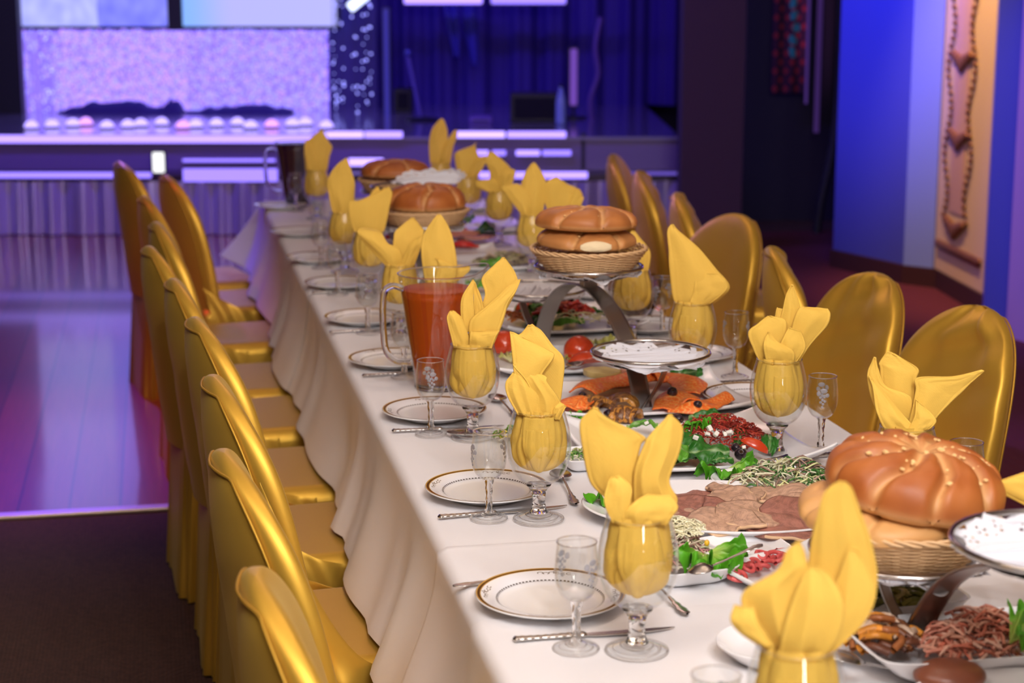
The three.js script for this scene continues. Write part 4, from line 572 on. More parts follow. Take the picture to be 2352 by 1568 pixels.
function lay(kind, p0, p1, label, lift = 0, group) {
  const a = onTable(...p0, 0.004), b = onTable(...p1, 0.004), pos = [a.x, TOP + 0.0016 + lift, a.z], turn = between(a, b), proto = { knife: knife0, spoon: spoon0, fork: fork0 }[kind];
  if (proto) return dup(proto, label, pos, turn, group);
  const t = thing({ knife: 'table_knife', spoon: 'spoon', fork: 'fork' }[kind], label, kind, pos, turn, group), g = kind === 'knife' ? KN : kind === 'spoon' ? SP : FK;
  mesh(kind === 'knife' ? 'blade' : kind === 'spoon' ? 'spoon_bowl' : 'tines', g.blade ?? g.bowl, M.steel, t); mesh('handle', g.handle, M.steel, t);
  if (kind === 'knife') knife0 = t; else if (kind === 'spoon') spoon0 = t; else fork0 = t;
  return t;
}
[[[1178, 1474], [1604, 1444]], [[1006, 1188], [1345, 1159]], [[900, 990], [1122, 980]], [[832, 863], [990, 852]], [[757, 763], [880, 756]], [[717, 672], [815, 667]], [[686, 605], [770, 600]]].forEach(([a, b], i) => lay('knife', a, b, `ornate silver table knife before the left plates, ${NTH[i]} from the camera`, i ? 0 : 0.0028, 'knives laid along the left side'));
lay('knife', [1912, 1043], [1770, 1060], 'silver knife on the right beneath the wine glass beside the spiky napkin', 0, 'knives on the right side');
lay('knife', [1742, 874], [1640, 880], 'silver knife on the right beneath the wine glass near the cone napkin', 0, 'knives on the right side');
lay('spoon', [1288, 1098], [1328, 1168], 'silver spoon beyond the second left plate, its handle towards the knife tip');
lay('spoon', [1143, 920], [1168, 964], 'silver spoon lying right of the third left plate, beyond the layered napkin');
lay('spoon', [1320, 866], [1400, 880], 'large silver spoon resting in front of the smoked fish', 0.022);
lay('spoon', [1068, 1000], [1030, 1004], 'silver spoon head peeping out under the layered napkin goblet');
lay('fork', [1290, 1322], [1036, 1350], 'fork whose ornate handle shows left of the nearest plate', 0.001);
lay('fork', [1478, 1332], [1530, 1432], 'fork whose handle end shows beyond the nearest goblet', 0.004);

// ---------------------------------------------------------------- pitchers
M.juice = std([0.52, 0.075, 0.006], 0.4, { transmission: 0.2, thickness: 0, specularIntensity: 0.3 }); M.darkJuice = std([0.02, 0.006, 0.03], 0.25);
function pitcher(label, pos, turn, juice, fill) {
  const t = thing('juice_pitcher', label, 'pitcher', pos, turn, 'glass juice pitchers');
  const R = (v) => 0.05 + 0.034 * Math.pow(v, 1.1), H = 0.25;
  mesh('jug', sheet(64, 30, (u, v) => { const a = u * 2 * Math.PI, sp = Math.max(0, Math.cos(a)) ** 10 * sm(0.78, 1, v), r = R(v) + 0.034 * sp; return [r * Math.cos(a), 0.006 + v * (H - 0.006) + 0.012 * sp, r * Math.sin(a)]; }, 0.0001).clone(), M.pane, t);
  mesh('base', lathe([[0, 0], [0.049, 0], [0.0505, 0.003], [0.05, 0.012], [0, 0.012]], 48), M.glass, t);
  mesh('juice', lathe([[0, 0.0125], [0.0485, 0.0125], ...Array.from({ length: 10 }, (_, i) => [R((i + 1) / 10 * fill) - 0.0018, 0.0125 + (H - 0.0125) * fill * (i + 1) / 10]), [0, 0.0125 + (H - 0.0125) * fill]], 48), juice, t);
  mesh('rim', tube(Array.from({ length: 64 }, (_, i) => { const a = i / 64 * 2 * Math.PI, sp = Math.max(0, Math.cos(a)) ** 10; return [(R(1) + 0.034 * sp) * Math.cos(a), H + 0.012 * sp, (R(1) + 0.034 * sp) * Math.sin(a)]; }), 0.0016, 128, 6, true), M.glass, t);
  mesh('handle', tube([[-0.08, 0.222, 0], [-0.1, 0.229, 0], [-0.118, 0.222, 0], [-0.124, 0.2, 0], [-0.124, 0.13, 0], [-0.118, 0.09, 0], [-0.098, 0.068, 0], [-0.064, 0.062, 0]], 0.0072, 48, 10), M.glass, t);
  return t;
}
{ const p = onTable(1006, 890); pitcher('glass pitcher of red-orange juice standing between the left napkins', [p.x, TOP + 0.001, p.z], 0.25, M.juice, 0.86); const q = onTable(684, 472); pitcher('glass pitcher of very dark juice at the far left corner of the table', [q.x, TOP + 0.0025, q.z], 0.1, M.darkJuice, 0.97); }

// ---------------------------------------------------------------- tiered stands, doilies, baskets, breads
const doilyGeo = (R, seed) => { // scalloped paper lace with punched holes
  const n = 22, s = new THREE.Shape(); for (let i = 0; i <= n * 8; i++) { const a = i / (n * 8) * 2 * Math.PI, r = R * (0.93 + 0.075 * Math.abs(Math.sin(a * n / 2))); i ? s.lineTo(r * Math.cos(a), r * Math.sin(a)) : s.moveTo(r, 0); }
  for (let i = 0; i < n; i++) for (const [k, r, q] of [[0.5, 0.9, 0.011], [0.32, 0.84, 0.013], [0.68, 0.84, 0.013], [0.5, 0.78, 0.016], [0.0, 0.74, 0.013]]) { const a = (i + k) / n * 2 * Math.PI, h = new THREE.Path(); h.absarc(r * R * Math.cos(a), r * R * Math.sin(a), q * R * 1.5, 0, 2 * Math.PI, true); s.holes.push(h); }
  const g = new THREE.ExtrudeGeometry(s, { depth: 0.0005, bevelEnabled: false, curveSegments: 5 }).rotateX(-Math.PI / 2), p = g.attributes.position;
  for (let i = 0; i < p.count; i++) { const x = p.getX(i), z = p.getZ(i), r = Math.hypot(x, z) / R, a = Math.atan2(z, x); p.setY(i, p.getY(i) + 0.014 * Math.max(0, r - 0.72) / 0.28 * (0.6 + noise3(Math.cos(a) * 1.6, Math.sin(a) * 1.6, seed)) + 0.0005); }
  g.computeVertexNormals(); return g;
};
const DOILY = [doilyGeo(0.118, 1), doilyGeo(0.118, 5)];
const strapAt = (pts, w) => { // a flat band bent along points in the x-y plane, w wide along z
  const c = new THREE.CatmullRomCurve3(pts.map((p) => V3(p[0], p[1], 0))); return sheet(6, 40, (u, v) => { const p = c.getPoint(v); return [p.x, p.y, (u - 0.5) * w]; }, 0.003);
};
function tierStand(name, label, pos, turn, tiers, L) {
  const t = thing('tiered_stand', label, 'serving stand', pos, turn, 'three-tier metal serving stands');
  mesh('arch', strapAt([[-L, 0.004], [-L * 0.93, 0.05], [-L * 0.72, 0.125], [-L * 0.38, 0.18], [0, 0.2], [L * 0.38, 0.18], [L * 0.72, 0.125], [L * 0.93, 0.05], [L, 0.004]], 0.04), M.strap, t);
  mesh('post', rbox(0.028, 0.04, 0.034, 0.003, 0, 0.215, 0), M.strap, t);
  const legs = [[-L, -1], [L, 1]];
  for (const [x, s] of legs) { const l = mesh('leg', strapAt([[0, 0.004], [s * 0.035, 0.06], [s * 0.05, tiers[0].h - 0.03]], 0.036), M.strap, t); l.position.x = x; l.rotation.y = 0.9; }
  for (const { x, h } of tiers) {
    const r = new THREE.Group(); r.name = 'tier_ring'; r.position.set(x, h, 0); t.add(r);
    mesh('ring', new THREE.TorusGeometry(0.118, 0.0038, 10, 72).rotateX(Math.PI / 2), M.steel, r);
    mesh('support_plate', lathe([[0, -0.024], [0.06, -0.024], [0.09, -0.02], [0.091, -0.0185], [0.06, -0.0215], [0, -0.0215]], 40), M.steel, r);
    for (let k = 0; k < 3; k++) { const a = k * 2.094 + 0.5, s = new THREE.Shape([new THREE.Vector2(-0.024, -0.02), new THREE.Vector2(0.024, -0.02), new THREE.Vector2(0.002, 0.001), new THREE.Vector2(-0.002, 0.001)]); const c = new THREE.ExtrudeGeometry(s, { depth: 0.0016, bevelEnabled: false }).rotateX(0.9).translate(0, -0.001, 0.117).rotateY(a); mesh('clip', c, M.strap, r); }
  }
  return t;
}
const doily = (p, h, label, k = 0, tilt = 0) => { const d = solo('paper_doily', label, 'doily', DOILY[k], M.paper, [p[0], h, p[2]], k * 1.2); d.rotation.z = tilt; return d; };
// stand in the middle: its tiers run along the table
const SA = { x: 0.925, z: -3.79, L: 0.36, turn: Math.PI / 2 + 0.08 };
const along = (S, x) => [S.x + Math.cos(S.turn) * x, TOP, S.z - Math.sin(S.turn) * x];
tierStand('', 'metal tiered stand in the middle of the table, carrying the stacked bread basket', [SA.x, TOP + 0.001, SA.z], SA.turn, [{ x: -0.4, h: 0.13 }, { x: 0, h: 0.245 }, { x: 0.4, h: 0.13 }], 0.36);
doily(along(SA, -0.4), TOP + 0.112, 'white lace doily on the empty ring before the cone napkin'); doily(along(SA, 0), TOP + 0.227, 'white lace doily under the stacked bread basket', 1); doily(along(SA, 0.4), TOP + 0.112, 'white lace doily on the rear ring left of the stacked bread basket', 1);
const SB = { x: 0.96, z: -1.73, L: 0.33, turn: Math.PI / 2 + 0.05 };
tierStand('', 'blurred metal tiered stand at the lower right corner, carrying the big round loaf', [SB.x, TOP + 0.0055, SB.z], SB.turn, [{ x: -0.38, h: 0.13 }, { x: 0, h: 0.245 }, { x: 0.38, h: 0.118 }], 0.33);
doily(along(SB, 0), TOP + 0.234, 'white lace doily on the ring at the lower right edge of the photo'); doily(along(SB, 0.38), TOP + 0.104, 'white lace doily under the basket of the big round loaf', 1);
const SC = { x: 0.76, z: -5.45, L: 0.36, turn: Math.PI / 2 - 0.04 };
tierStand('', 'metal tiered stand at the far end of the table, carrying two bread baskets', [SC.x, TOP + 0.0025, SC.z], SC.turn, [{ x: -0.42, h: 0.185 }, { x: 0, h: 0.245 }, { x: 0.42, h: 0.185 }], 0.36);
doily(along(SC, -0.42), TOP + 0.168, 'white lace doily under the nearer of the far bread baskets', 1);
{ const d = doily([along(SC, 0)[0] + 0.06, 0, along(SC, 0)[2]], TOP + 0.262, 'white lace doily on the ring between the two far loaves', 0); d.rotation.set(0.08, 0, 0.1); }

M.wicker = std([0.70, 0.45, 0.23], 0.55); M.wickerDark = std([0.42, 0.2, 0.09], 0.6);
function basketParts(R0 = 0.084, R1 = 0.126, H = 0.056, rows = 17, stakes = 30) {
  const at = (v) => R0 + (R1 - R0) * Math.pow(v, 0.8), rings = [], posts = [], rim = [];
  for (let j = 0; j < rows; j++) { const v = (j + 0.5) / rows, pts = []; for (let i = 0; i < stakes * 4; i++) { const a = i / (stakes * 4) * 2 * Math.PI, r = at(v) + 0.0019 * Math.cos(a * stakes / 2 + j * Math.PI); pts.push([r * Math.cos(a), 0.004 + v * (H - 0.006), r * Math.sin(a)]); } rings.push(tube(pts, 0.00172, stakes * 6, 5, true)); }
  for (let i = 0; i < stakes; i++) { const a = i / stakes * 2 * Math.PI; posts.push(tube([0, 0.35, 0.7, 1].map((v) => [at(v) * Math.cos(a), 0.003 + v * H, at(v) * Math.sin(a)]), 0.0017, 6, 5)); }
  for (let k = 0; k < 3; k++) { const pts = []; for (let i = 0; i < 120; i++) { const a = i / 120 * 2 * Math.PI, q = a * 12 + k * 2.094; pts.push([(R1 + 0.003 * Math.cos(q)) * Math.cos(a), H + 0.003 * Math.sin(q), (R1 + 0.003 * Math.cos(q)) * Math.sin(a)]); } rim.push(tube(pts, 0.0024, 240, 5, true)); }
  return { rings: join(rings), posts: join(posts), rim: join(rim), base: lathe([[0, 0], [R0 - 0.002, 0], [R0, 0.003], [R0 - 0.002, 0.005], [0, 0.005]], 40) };
}
const BK = basketParts(); let basket0;
function basket(label, pos, turn = 0) {
  if (basket0) return dup(basket0, label, pos, turn);
  const b = basket0 = thing('bread_basket', label, 'basket', pos, turn, 'wicker bread baskets on the stands');
  mesh('woven_side', BK.rings, M.wicker, b).userData.kind = 'stuff'; mesh('stakes', BK.posts, M.wickerDark, b).userData.kind = 'stuff'; mesh('braided_rim', BK.rim, M.wicker, b); mesh('basket_base', BK.base, M.wickerDark, b); return b;
}
M.crust = std([1, 1, 1], 0.5, { vertexColors: true });
M.crumbTop = std([0.8, 0.52, 0.22], 0.85); M.darkBit = std([0.1, 0.05, 0.02], 0.8);
function loafGeo(R, H, n, seed, tone = 1, ring = 0) { // round pull-apart loaf: n lobes swirled round the middle
  const groove = (a, r) => { const q = ((a + 0.55 * (1 - r) + 0.1 * noise3(r * 2, seed, 1)) * n / (2 * Math.PI)) % 1, d = Math.min(Math.abs(q), Math.abs(1 - Math.abs(q))); return d * 2 * Math.PI / n * r; };
  const g = grid(160, 64, (u, v) => {
    const a = u * 2 * Math.PI, th = v * Math.PI, s = Math.sin(th), c = Math.cos(th), r0 = Math.pow(Math.abs(s), 0.78), gd = groove(a, Math.max(r0, 0.25)), gr = Math.exp(-((gd / 0.075) ** 2)) * sm(1.02, 0.6, v), lob = 1 - 0.045 * gr - 0.0;
    let r = R * r0 * lob * (1 + 0.025 * noise3(Math.cos(a) * 1.4, Math.sin(a) * 1.4, seed)), y = c > 0 ? H * 0.68 * Math.pow(c, 0.85) : -H * 0.32 * Math.pow(-c, 0.6);
    if (c > 0) { y -= H * (0.15 * gr * sm(0.1, 0.5, r0)) + H * 0.16 * Math.exp(-((r0 / 0.2) ** 2)) - H * ring * Math.exp(-((r0 / 0.25) ** 2)) * -1; y += H * 0.02 * noise3(r0 * 4 * Math.cos(a), r0 * 4 * Math.sin(a), seed + 3); }
    return [r * Math.cos(a), H * 0.32 + y, r * Math.sin(a)];
  }, true);
  return paint(g, (x, y, z, nx, ny) => { const a = Math.atan2(z, x), r = Math.hypot(x, z) / R, gd = groove(a < 0 ? a + 2 * Math.PI : a, Math.max(r, 0.25)), pale = Math.max(Math.exp(-((gd / 0.055) ** 2)) * 0.7 * sm(0.2, 0.5, y / H), sm(0.34, 0.1, y / H) * 0.9, Math.exp(-((r / 0.22) ** 2)) * 0.6 * sm(0.4, 0.6, y / H)), m = 0.5 + 0.5 * noise3(x * 18, y * 18, z * 18 + seed); const br = mix3([0.34, 0.085, 0.014], [0.48, 0.15, 0.032], m); return mix3(mix3(br, [0.74, 0.42, 0.15], tone - 1), [0.74, 0.43, 0.17], clamp(pale)); });
}
function loaf(name, label, pos, turn, geo, R, H, seed, crumbs = 60, tilt = [0, 0]) {
  const l = thing('bread_loaf', label, 'bread', pos, turn, 'round loaves in the baskets'); mesh('crust', geo, M.crust, l);
  const rnd = random(seed), bits = []; for (let i = 0; i < crumbs; i++) { const a = rnd() * 7, r = R * (0.15 + 0.68 * Math.sqrt(rnd())), e = r / R, y = H * (0.32 + 0.67 * Math.pow(Math.max(0, 1 - Math.pow(e, 2.56)), 0.43)); bits.push(new THREE.IcosahedronGeometry(0.002 + 0.0036 * rnd() * rnd(), 0).scale(1.3, 0.8, 1).rotateY(rnd() * 6).translate(r * Math.cos(a), y - H * 0.05, r * Math.sin(a))); }
  if (bits.length) mesh('crumb_topping', join(bits), M.crumbTop, l).userData.kind = 'stuff';
  l.rotation.set(tilt[0], turn, tilt[1]); return l;
}
// near basket
{ const b = along(SB, 0.38), y = TOP + 0.1205; basket('wicker basket at the lower right holding the big round loaf', [b[0], y - 0.006, b[2]]);
  loaf('', 'pale lower loaf peeping out under the big round loaf', [b[0] - 0.03, y + 0.046, b[2] + 0.004], 1, loafGeo(0.11, 0.046, 6, 21, 1.75), 0.11, 0.046, 21, 0, [0, 0.12]);
  loaf('', 'big round golden pull-apart loaf with crumb topping, at the lower right', [b[0] + 0.006, y + 0.066, b[2] + 0.01], 0.4, loafGeo(0.116, 0.088, 9, 22), 0.116, 0.088, 22, 150, [0.14, -0.12]); }
{ const b = along(SA, 0), y = TOP + 0.236; basket('wicker basket on the middle stand holding two stacked loaves', [b[0], y - 0.006, b[2]], 0.5);
  loaf('', 'lower stacked loaf with a pale torn patch, in the middle basket', [b[0] - 0.006, y + 0.052, b[2]], 2, loafGeo(0.108, 0.046, 6, 23, 1.35), 0.108, 0.046, 23, 10, [0, 0.03]);
  const t = loaf('', 'upper braided loaf of the two stacked in the middle basket', [b[0] - 0.008, y + 0.09, b[2]], 1.2, loafGeo(0.112, 0.054, 7, 24, 1.15), 0.112, 0.052, 24, 70, [0.02, -0.07]);
  const torn = sheet(20, 12, (u, v) => { const a = (u - 0.5) * 0.62 - 0.26, w = Math.pow(Math.sin(Math.PI * clamp(u, 0.03, 0.97)), 0.5), th = lerp(0.58, 0.36, 0.5 + (v - 0.5) * w), rr = 0.1115 + 0.001 * noise3(u * 6, v * 5, 2); const s = Math.sin(th * Math.PI), c = Math.cos(th * Math.PI); return [rr * Math.pow(s, 0.78) * Math.sin(a), 0.0147 + (c > 0 ? 0.0313 * Math.pow(c, 0.85) : -0.0147 * Math.pow(-c, 0.6)), rr * Math.pow(s, 0.78) * Math.cos(a)]; }, 0.0014);
  const lower = scene.children.find((o) => o.userData.label?.startsWith('lower stacked loaf')); mesh('torn_crumb', torn, std([0.8, 0.66, 0.42], 0.9), lower).rotation.y = -2 + 0.22; }
{ const b = along(SC, -0.42), y = TOP + 0.176; basket('wicker basket on the far stand, the nearer of the two', [b[0], y - 0.006, b[2]], 0.2);
  loaf('', 'round loaf in the nearer of the two far baskets', [b[0] + 0.005, y + 0.042, b[2]], 0.3, loafGeo(0.112, 0.085, 6, 25), 0.112, 0.085, 25, 20);
  const c = along(SC, 0.42), y2 = TOP + 0.176; basket('wicker basket farthest along the table, reddish in the stage light', [c[0], y2 - 0.006, c[2]], 0.9);
  loaf('', 'farthest flat loaf in the reddish basket near the stage', [c[0] - 0.005, y2 + 0.055, c[2]], 0.7, loafGeo(0.115, 0.06, 6, 26), 0.115, 0.06, 26, 20); }

// ---------------------------------------------------------------- serving dishes
const place = (p, lift = 0) => [p[0], TOP + 0.001 + lift, p[1]];
function squarePlate(label, at, w, d, turn, { rise = 0.018, corner = 0.022, group, lift = 0 } = {}) {
  const g = sheet(44, 44, (u, v) => { const q = (t) => { const s = t * 2 - 1; return Math.sign(s) * Math.pow(Math.abs(s), 0.85); }; const a = q(u), b = q(v), m = Math.max(Math.abs(a), Math.abs(b)), cc = Math.pow(Math.abs(a * b), 3); return [w / 2 * a * (1 - 0.05 * (1 - b * b)), 0.0035 + rise * Math.pow(clamp((m - 0.66) / 0.34), 1.4) + corner * cc, d / 2 * b * (1 - 0.05 * (1 - a * a))]; }, 0.0055);
  return solo('square_plate', label, 'plate', g, M.china, place(at, lift), turn, group ?? 'square white serving plates');
}
function ovalPlate(label, at, a, b, turn, lift = 0) {
  const g = lathe([[0, 0.003], [0.6, 0.003], [0.7, 0.001], [0.74, 0.003], [0.99, 0.0215], [1, 0.0235], [0.985, 0.0255], [0.76, 0.0095], [0.68, 0.0065], [0, 0.006]].map(([r, y]) => [r, y]), 90).scale(a, 1, b); g.computeVertexNormals();
  return solo('oval_platter', label, 'platter', g, M.china, place(at, lift), turn);
}
function squareDish(label, at, w, d, h, turn, lift = 0) {
  const prof = [[0.02, 0.0], [0.55, 0.0], [0.66, 0.003], [0.78, h * 0.3], [0.98, h - 0.003], [1, h - 0.0006], [0.985, h], [0.955, h - 0.0015], [0.76, h * 0.36], [0.62, 0.008], [0.02, 0.007]];
  const g = grid(80, 10, (u, v) => { const i = Math.min(9, Math.floor(v * 10 + 1e-6)), f = v * 10 - i, [r, y] = f > 1e-6 && i < 10 ? [lerp(prof[i][0], prof[i + 1][0], f), lerp(prof[i][1], prof[i + 1][1], f)] : prof[Math.min(10, Math.round(v * 10))]; const a = u * 2 * Math.PI, c = Math.cos(a), s = Math.sin(a), e = 0.36; return [w / 2 * r * Math.sign(c) * Math.pow(Math.abs(c), e), y, d / 2 * r * Math.sign(s) * Math.pow(Math.abs(s), e)]; }, true);
  return solo('square_dish', label, 'dish', g, M.china, place(at, lift), turn);
}
const P2 = (x, y, h = 0.02) => { const p = onTable(x, y, h); return [p.x, p.z]; };

// ---------------------------------------------------------------- food materials and shapes
M.leaf = std([1, 1, 1], 0.45, { vertexColors: true, transmission: 0.15 });
M.veg = std([1, 1, 1], 0.4, { vertexColors: true });
M.olive = std([0.022, 0.012, 0.02], 0.16, { clearcoat: 0.6 }); M.feta = std([0.86, 0.84, 0.78], 0.75);
M.tomato = std([0.56, 0.05, 0.012], 0.2, { clearcoat: 0.5 }); M.tomatoFlesh = std([0.7, 0.11, 0.04], 0.3);
M.pale = std([0.72, 0.72, 0.30], 0.5);
const meatTex = dataMap(256, 256, (x, y) => { const n = tiling(x, y, 10) * 0.5 + 0.5, s = tiling(x, y, 34, 3) * 0.5, f = Math.pow(Math.max(0, 1 - Math.abs(tiling(x, y, 7, 9)) * 7), 2) * 0.35; const k = 0.62 + 0.44 * n + 0.2 * s; return [clamp(k + f), clamp(k * 0.98 + f), clamp(k * 0.96 + f)]; });
M.roast = std([0.40, 0.17, 0.125], 0.5, { map: meatTex, bumpMap: meatTex, bumpScale: 0.001 }); M.pork = std([0.62, 0.39, 0.27], 0.5, { map: meatTex, bumpMap: meatTex, bumpScale: 0.001 });
M.fat = std([0.74, 0.5, 0.3], 0.5);
const salmonTex = dataMap(256, 64, (x, y) => { const l = Math.pow(Math.abs(Math.sin(x * Math.PI * 14 + 1.5 * tiling(x, y, 5))), 9) * 0.5, n = tiling(x, y, 12) * 0.08; return [0.95 + n * 0.3, 0.46 + n + l * 0.4, 0.17 + n + l * 0.4]; }, true);
M.salmon = std([1, 1, 1], 0.42, { map: salmonTex });
const mackTex = dataMap(256, 64, (x, y) => { const s = sm(0.1, 0.6, Math.sin(x * 6.28 * 3 + 3 * tiling(x, y, 4)) * 0.5 + 0.5), n = tiling(x, y, 16) * 0.12; return mix3([0.76, 0.52, 0.22], [0.44, 0.28, 0.16], s * sm(0.25, 0.6, y)).map((k) => k + n); }, true);
M.mackerel = std([1, 1, 1], 0.3, { map: mackTex, clearcoat: 0.4 });
function curlyLeaf(R, seed, ruffle = 0.2, tone = 0, spread = 3.4, cup = 0.35) {
  const g = sheet(150, 20, (u, v) => { const a = (u - 0.5) * spread, e = 1 + 0.14 * noise3(u * 5, 1, seed) + (0.07 * Math.sin(u * 47 + seed) + 0.09 * noise3(u * 26, 2, seed)) * v * v, r = R * v * e, f = v * v * ruffle * R; return [r * Math.sin(a) + f * 0.5 * Math.cos(u * 43), cup * R * Math.sin(v * 1.9) + f * (Math.sin(u * 43 + seed * 2) + 0.7 * Math.sin(u * 83 + seed + v * 3) + 1.2 * noise3(u * 8, v * 3, seed)), r * Math.cos(a) + f * 0.4 * Math.sin(u * 67)]; }, 0.0008);
  return paint(g, (x, y, z) => { const r = clamp(Math.hypot(x, z) / R), vein = Math.pow(Math.abs(Math.sin(Math.atan2(x, z) * 9)), 8); const c = tone ? mix3([0.1, 0.26, 0.02], [0.02, 0.12, 0.008], r) : mix3([0.42, 0.6, 0.1], [0.1, 0.42, 0.012], sm(0.1, 0.8, r)); return mix3(c, c.map((k) => k * 0.62), vein * 0.5); });
}
function longLeaf(L, W, seed, tone = 1) {
  const g = sheet(16, 30, (u, v) => { const q = 2 * u - 1, w = W * Math.pow(Math.sin(Math.PI * clamp(v * 0.94 + 0.03)), 0.42) * (1 + 0.12 * noise3(v * 7, q > 0 ? 1 : 2, seed)), k = 0.3 * L; return [q * w, k * Math.sin(v * 2.6) * 0.6 + W * 0.35 * q * q * Math.sin(v * 5 + seed) + 0.1 * L * noise3(q * 1.6, v * 3, seed), (v - 0.5) * L]; }, 0.0008);
  return paint(g, (x, y, z) => { const rib = Math.exp(-((x / 0.0016) ** 2)), vein = Math.pow(Math.abs(Math.sin((z + Math.abs(x)) * 320)), 6); const c = tone ? [0.022, 0.15, 0.012] : [0.12, 0.36, 0.03]; return mix3(mix3(c, c.map((k) => k * 1.7), vein * 0.4), [0.35, 0.5, 0.2], rib * 0.8); });
}
function slice(R, th, seed, lumpy = 0.14, fold = 0.006) { // an uneven disc of meat that drapes
  const e = (a) => 1 + lumpy * noise3(Math.cos(a) * 1.3, Math.sin(a) * 1.3, seed) + 0.02 * Math.sin(a * 5 + seed);
  return sheet(56, 14, (u, v) => { const a = u * 2 * Math.PI, r = R * v * e(a), x = r * Math.cos(a), z = r * Math.sin(a) * 0.82; return [x, fold * (noise3(x * 11, z * 11, seed) + 0.25 * noise3(x * 30, z * 30, seed + 4)) + 0.0004, z, x * 7, z * 7]; }, th);
}
function rimOf(R, th, seed, lumpy = 0.14, fold = 0.006) { const e = (a) => 1 + lumpy * noise3(Math.cos(a) * 1.3, Math.sin(a) * 1.3, seed) + 0.02 * Math.sin(a * 5 + seed), pts = []; for (let i = 0; i < 44; i++) { const a = i / 60 * 2 * Math.PI, r = R * e(a), x = r * Math.cos(a), z = r * Math.sin(a) * 0.82; pts.push([x, fold * (noise3(x * 11, z * 11, seed) + 0.25 * noise3(x * 30, z * 30, seed + 4)) + 0.0004, z]); } return tube(pts, th * 0.62, 70, 6); }
function shreds(n, seed, rx, rz, h, len, wid, colors, mat = M.veg, flat = 0.4) { // a heap of bent strips, joined
  const rnd = random(seed), list = [];
  for (let i = 0; i < n; i++) {
    const a = rnd() * 6.283, r = Math.sqrt(rnd()), x = rx * r * Math.cos(a), z = rz * r * Math.sin(a), y = h * (1 - r * r) * (0.45 + 0.6 * rnd()) + 0.002, d = rnd() * 6.283, L = len * (0.5 + 0.8 * rnd()), b = (rnd() - 0.5) * L * 0.8, tl = (rnd() - 0.45) * L * 0.5;
    const g = tube([[x - Math.cos(d) * L / 2, Math.max(0.002, y - tl * 0.5 - 0.1 * L), z - Math.sin(d) * L / 2], [x - Math.sin(d) * b, y + 0.12 * L, z + Math.cos(d) * b], [x + Math.cos(d) * L / 2, Math.max(0.002, y + tl * 0.5 - 0.1 * L), z + Math.sin(d) * L / 2]], wid * (0.6 + 0.6 * rnd()), 6, 4);
    const c = colors[Math.floor(rnd() * colors.length)], k = 0.8 + 0.4 * rnd(); list.push(solid3(g, c.map((q) => q * k)));
  }
  return join(list);
}
const stuff = (name, label, category, geo, at, h, turn = 0) => tag(solo(name, label, category, geo, M.veg, [at[0], TOP + h, at[1]], turn), label, category, null, 'stuff');
const olive0 = lathe([[0.0026, 0.0105], [0.004, 0.0112], [0.0075, 0.0085], [0.0098, 0.002], [0.0098, -0.003], [0.0075, -0.009], [0.003, -0.0115], [0, -0.0117]], 24);
const oliveHole = lathe([[0, 0.004], [0.0026, 0.0042], [0.0028, 0.0108], [0.0027, 0.0109], [0, 0.0043]], 12);
let olive;
function addOlive(at, h, label, s = 1, group = 'black olives') {
  if (!olive) { olive = thing('black_olive', label, 'olive', [at[0], TOP + h, at[1]], 0, group); mesh('flesh', olive0, M.olive, olive); mesh('pit_hole', oliveHole, M.darkBit, olive); olive.rotation.set(0.9, 0.4, 0.2); olive.scale.setScalar(s); return; }
  const o = dup(olive, label, [at[0], TOP + h, at[1]], undefined, group); o.rotation.set(0.5 + at[0] * 9 % 1.5, at[1] * 7, 0.4); o.scale.setScalar(s);
}
const leafThing = (label, geo, at, h, turn, tilt = [0, 0], group) => { const m = solo('lettuce_leaf', label, 'lettuce', geo, M.leaf, [at[0], TOP + h, at[1]], turn, group); m.rotation.set(tilt[0], turn, tilt[1]); return m; };
function wedgeThing(label, at, h, turn, tilt = [0, 0], s = 1) {
  const t = thing('tomato_wedge', label, 'tomato', [at[0], TOP + h, at[1]], turn, 'tomato pieces');
  mesh('skin', grid(14, 24, (u, v) => { const a = (u - 0.5) * 1.25, b = (v - 0.5) * Math.PI; return [0.036 * Math.sin(b), 0.022 * Math.cos(b) * Math.cos(a), 0.022 * Math.cos(b) * Math.sin(a)]; }), M.tomato, t);
  for (const q of [-1, 1]) mesh('cut_face', sheet(14, 8, (u, v) => { const b = (u - 0.5) * Math.PI, a = q * 0.625; return [0.0358 * Math.sin(b), 0.0219 * v * Math.cos(b) * Math.cos(a), 0.0219 * v * Math.cos(b) * Math.sin(a)]; }, 0.0006), M.tomatoFlesh, t);
  t.rotation.set(tilt[0], turn, tilt[1]); t.scale.setScalar(s); return t;
}
function ribbonThing(label, pts, w, h, mat, seed, name = 'salmon_slice', category = 'salmon', group = 'smoked salmon slices') { // a thick soft slice laid along pixels of the dish, folded in waves
  const q = pts.map(([x, y]) => onTable(x, y, h)), mid = q[Math.floor(q.length / 2)], c = new THREE.CatmullRomCurve3(q.map((p) => V3(p.x - mid.x, 0, p.z - mid.z)));
  const g = sheet(14, 44, (u, v) => { const p = c.getPoint(v), t = c.getTangent(v), nx = -t.z, nz = t.x, ww = w * (0.55 + 0.45 * Math.pow(Math.sin(Math.PI * clamp(v, 0.06, 0.94)), 0.6)), s = (u - 0.5) * ww; return [p.x + nx * s, 0.006 + 0.012 * Math.sin(u * Math.PI) * (0.8 + 0.5 * Math.sin(v * 9 + seed)) + 0.002 * noise3(u * 2, v * 3, seed) + 0.003 * v, p.z + nz * s, v * 1.2, u]; }, 0.0036);
  return solo(name, label, category, g, mat, [mid.x, TOP + h - 0.008, mid.z], 0, group);
}

